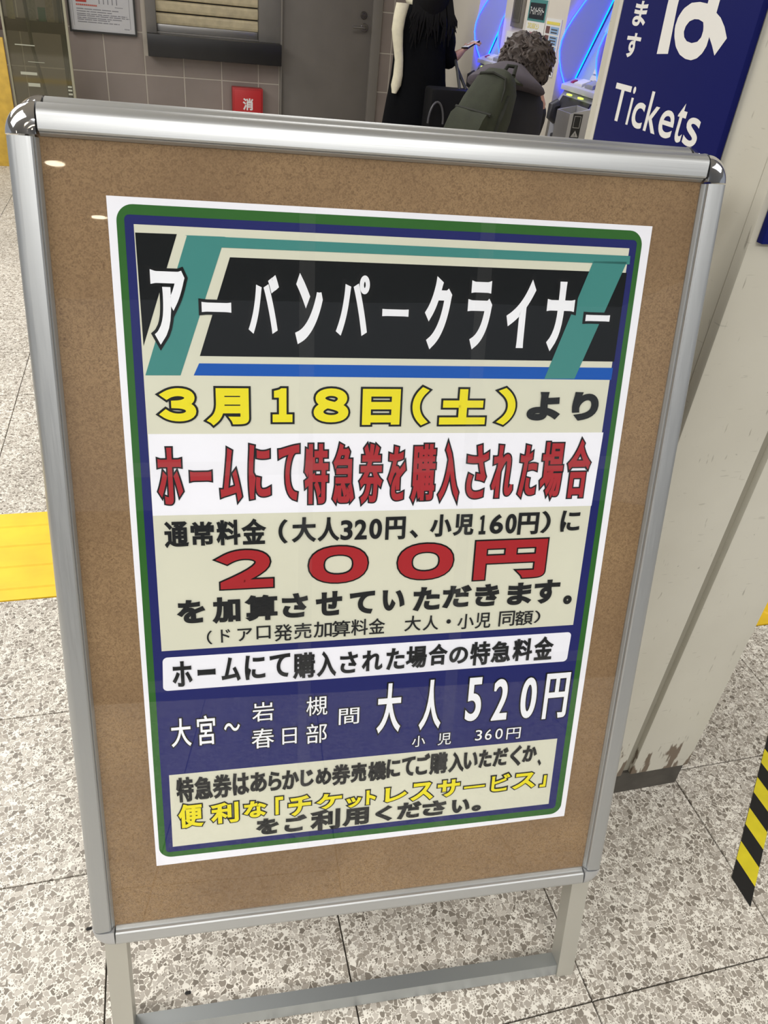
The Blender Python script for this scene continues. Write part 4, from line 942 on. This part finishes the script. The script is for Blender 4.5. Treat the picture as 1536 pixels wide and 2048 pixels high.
# phone
ph = thing('smartphone', 'dark smartphone with a bright screen held in the hand of the black coated person', 'phone', (1.815, Y1-.03, 1.135))
def PHN(x, y, h): return Vector((1.812, Y1-.03, 1.142)) + Vector((.80, .25, .42)).normalized()*x + Vector((-.25, .95, -.1)).normalized()*y + Vector((-.42, .03, .88)).normalized()*h
MB().box((-.045, -.035, -.004), (.045, .035, .004), PHN).build('phone_body', mat('phone_black', (18, 18, 20), .3), ph, bevel=.002)
MB().box((-.040, -.031, .0041), (.040, .031, .0048), PHN).build('screen', mat('phone_screen', (190, 196, 205), .3, emit=(190, 196, 205), estr=.25), ph)
# black tote hanging on the right
tb_ = thing('tote_bag', 'black tote bag with looped handles hanging beside the black coated person', 'bag', (1.66, Y1-.28, .45))
MB().rings([[(1.50-i*.0, Y1-.36, z), (1.76+i*.0, Y1-.36, z), (1.78, Y1-.21, z), (1.50, Y1-.21, z)] for i, z in ((0, .45), (0, .60), (0, .935))]).build('bag_body', mat('black_leatherette', (8, 8, 11), .6, spec=.2, bump=.2, bscale=90), tb_, bevel=.02)
MB().tube([(1.69, Y1-.28, .93), (1.69, Y1-.20, 1.02), (1.70, Y1-.12, 1.06), (1.72, Y1-.16, 1.0), (1.73, Y1-.28, .93)], .009, 8).build('strap', mat('black_strap', (18, 18, 20), .6), tb_, smooth=True)
MB().tube([(1.535+.045*math.cos(t), Y1-.375, .76+.11*math.sin(t)) for t in [math.pi*i/12 for i in range(13)]], .006, 8).build('handle', mat('grey_handle', (70, 70, 74), .35), tb_, smooth=True)

# bent person with grey hair and a backpack
Y2 = 3.5
JKT = mat('dark_plum_jacket', (26, 25, 32), .8, noise=.2, nscale=8, bump=.4, bscale=22); HOOD = mat('plum_grey_hood', (78, 72, 80), .85, noise=.12, nscale=14, bump=.3, bscale=30)
p2 = thing('person', 'bent person with short grey wavy hair in a dark jacket, facing the ticket machines', 'person', (1.42, 3.42, 0))
hd = at(1051, 128, Y2+.06)
person_body(p2, (1.40, 3.38, .78), .09, (1.42, 3.45, .44), (1.36, 3.36, 0), (1.52, 3.33, .44), (1.48, 3.24, 0), (1.47, 3.47, .99),
            (1.40, 3.56, 1.08), (1.44, 3.74, 1.02), (1.66, 3.89, .99), (1.585, 3.40, 1.06), (1.60, 3.50, .86), (1.55, 3.68, .92), (1.50, 3.51, 1.11), tuple(hd), k=.95)
face(p2, hd, (.62, .5, -.45), (.25, .25, .9))
c_ = MB()
w2 = Vector((.62, -.42, 0)).normalized(); d2 = Vector((.42, .62, -.3)).normalized()
loft(c_, [((1.40, 3.37, .62), w2*.175, d2*.15), ((1.40, 3.37, .64), w2*.185, d2*.16), ((1.415, 3.39, .78), w2*.18, d2*.155), ((1.44, 3.42, .90), w2*.165, d2*.145), ((1.465, 3.46, 1.00), w2*.162, d2*.13),
          ((1.485, 3.49, 1.065), w2*.145, d2*.105), ((1.495, 3.505, 1.10), w2*.095, d2*.08), ((1.505, 3.52, 1.13), w2*.06, d2*.06)], 24)
o = c_.build('jacket', JKT, p2, smooth=True); smoothstep(o, 1)
skin_chain('sleeve', [tuple(at(996, 158, Y2-.02))+(.060,), tuple(at(972, 156, Y2+.06))+(.064,), tuple(at(975, 178, Y2+.24))+(.056,), (1.62, 3.88, .99, .045)], [(0, 1), (1, 2), (2, 3)], HOOD, p2)
skin_chain('sleeve', [(1.575, 3.41, 1.035, .064), (1.60, 3.50, .87, .060), (1.56, 3.65, .915, .045)], [(0, 1), (1, 2)], JKT, p2)
# hood and shoulder yoke, paler
hk = MB()
loft(hk, [(at(1012, 182, Y2-.09), w2*.180, d2*.10), (at(1010, 168, Y2-.08), w2*.172, d2*.10), (at(1012, 152, Y2-.06), w2*.128, d2*.095), (at(1020, 138, Y2-.03), w2*.075, d2*.075), (at(1028, 130, Y2), w2*.06, d2*.06)], 24)
o = hk.build('hood', HOOD, p2, smooth=True); smoothstep(o, 1)
for x, y, kx, ky in ((1.36, 3.36, 1.42, 3.45), (1.48, 3.24, 1.52, 3.33)):
    s = MB(); loft(s, [((x, y, .05), (.075, 0, 0), (0, .075, 0)), ((kx, ky, .44), (.082, 0, 0), (0, .085, 0)), ((1.41, 3.38, .74), (.10, 0, 0), (0, .10, 0))], 16); s.build('trouser_leg', mat('dark_trousers', (34, 34, 40), .85), p2, smooth=True)
    s = MB(); loft(s, [((x+.02, y+.02, 0), (.045, .0, 0), (0, .10, 0)), ((x+.02, y+.02, .03), (.045, 0, 0), (0, .10, 0)), ((x, y, .08), (.036, 0, 0), (0, .05, 0))], 14); s.build('shoe', mat('dark_shoe', (38, 36, 36), .5), p2, smooth=True)
from mathutils import noise as mn_
def curlfn(p):
    n = mn_.fractal(p*2.6+Vector((3, 1, 7)), 1.0, 2.0, 4); r = 1+.16*n+.05*math.sin(14*p.z+6*n)
    if p.z < -.3: r *= 1-.25*(-p.z-.3)
    return p*r
HAIRG = mat('grey_wavy_hair', (76, 67, 63), .7, noise=.4, nscale=55, bump=.8, bscale=110)
vs, fs = ico(hd+Vector((-.012, -.03, .012)), (.112, .108, .108), 5, curlfn)
hm = MB().add(vs, fs)
rh = random.Random(4)
cc = hd+Vector((-.012, -.03, .012))
for k in range(240):
    th = rh.uniform(0, 2*math.pi); zz = rh.uniform(-.75, 1); rr = math.sqrt(max(0, 1-zz*zz))
    dv = Vector((rr*math.cos(th), rr*math.sin(th), zz))
    if dv.y > .55 and zz < .3: continue
    p = cc+Vector((dv.x*.108, dv.y*.104, dv.z*.104)); tg = (Vector((0, 0, -1))-dv*dv.dot(Vector((0, 0, -1)))); tg = tg.normalized() if tg.length > .1 else dv.orthogonal(); sd = tg.cross(dv)
    ph_ = rh.uniform(0, 6.28); L = rh.uniform(.035, .06)
    hm.tube([p+tg*L*t+sd*.012*math.sin(ph_+t*6)+dv*(.001+.006*math.sin(ph_+t*5)) for t in (0, .25, .5, .75, 1)], [.0045, .006, .006, .005, .0015], 5)
hm.build('hair', HAIRG, p2, smooth=True)

# olive backpack on the bent person's back
OLV = mat('olive_canvas', (46, 50, 36), .85, noise=.16, nscale=26, bump=.3, bscale=300); OLD = mat('olive_dark_trim', (34, 36, 28), .8)
bc = at(974, 218, 3.20)
bw = Vector((.58, -.70, -.06)).normalized(); bu = Vector((.46, .22, .86)); bu = (bu-bw*bu.dot(bw)).normalized(); bo = bw.cross(bu).normalized()
if bo.y > 0: bo = -bo
bp_ = thing('backpack', 'olive green canvas backpack worn by the bent grey haired person', 'backpack', (bc.x, bc.y, bc.z-.2))
def BP(x, y, h): return bc + bw*(x*.80) + bu*y + bo*h
secs = []
for y, wx, hd_ in ((-.20, .095, .06), (-.185, .120, .085), (-.10, .128, .095), (.0, .120, .085), (.09, .100, .068), (.135, .070, .045), (.150, .03, .02)):
    ring = []
    for t in range(20):
        a = t*2*math.pi/20; cx_, sx_ = math.cos(a), math.sin(a); e_ = .55
        ring.append(BP(wx*math.copysign(abs(cx_)**e_, cx_), y, hd_*math.copysign(abs(sx_)**e_, sx_)))
    secs.append(ring)
o = MB().rings(secs).build('bag_body', OLV, bp_, smooth=True)
pk = []
for y, wx, h0, h1 in ((-.185, .090, .06, .112), (-.17, .100, .06, .125), (-.09, .100, .06, .122), (-.06, .094, .06, .105)):
    pk.append([BP(-wx, y, h0), BP(-wx*.92, y, h1), BP(wx*.92, y, h1), BP(wx, y, h0)])
MB().rings(pk).build('front_pocket', OLV, bp_, smooth=True)
MB().tube([BP(-.10, -.055, .093), BP(0, -.058, .102), BP(.10, -.055, .093)], .007, 6).build('pocket_flap_trim', OLD, bp_, smooth=True)
MB().tube([BP(-.085, .085, .045), BP(-.07, .10, .060), BP(0, .11, .066), BP(.07, .10, .060), BP(.09, .06, .06), BP(.105, -.03, .06)], .0055, 6).build('zip', OLD, bp_, smooth=True)
MB().tube([BP(.0, .14, .0), BP(.01, .175, .0), BP(.05, .18, -.005), BP(.06, .145, .0)], .008, 8).build('top_handle', OLD, bp_, smooth=True)
def strap(pts, w_):
    m = MB(); pts = [Vector(p) for p in pts]; rg = []
    for i, p in enumerate(pts):
        d = (pts[min(i+1, len(pts)-1)]-pts[max(i-1, 0)]).normalized(); nrm = Vector((-.4, -.6, .5)); sd = d.cross(nrm).normalized(); nn = sd.cross(d)
        rg.append([p+sd*w_+nn*.004, p-sd*w_+nn*.004, p-sd*w_-nn*.004, p+sd*w_-nn*.004])
    return m.rings(rg)
strap([BP(.05, .13, .0), at(1012, 160, Y2-.21), at(1040, 163, Y2-.17), at(1064, 175, Y2-.10), at(1074, 195, Y2+.0), at(1072, 225, Y2+.04)], .022).build('shoulder_strap', OLV, bp_, smooth=True)
strap([BP(-.02, .14, .0), at(993, 148, Y2-.16), at(990, 138, Y2-.05), at(992, 136, Y2+.06)], .020).build('shoulder_strap', OLV, bp_, smooth=True)
strap([BP(.10, .05, .04), BP(.118, -.03, .05), BP(.115, -.15, .05), BP(.11, -.2, .03)], .012).build('side_strap', OLD, bp_, smooth=True)

# small dark scraps on the floor
SCR = mat('dark_scrap', (26, 24, 22), .8)
for x, y, lab in ((-.2077, .7548, 'tiny dark scrap on the terrazzo beside the lower left corner of the stand'), (-.0469, .616, 'tiny dark scrap on the terrazzo under the left half of the stand')):
    o = MB().rings([[(x+r*math.cos(a*.785)*1.5, y+r*math.sin(a*.785)*(.8+.3*(a % 2)), z) for a in range(8)] for r, z in ((.003, .0004), (.0035, .0014), (.0015, .0025))]).build('scrap', SCR, None)
    tag(o, lab, 'scrap')
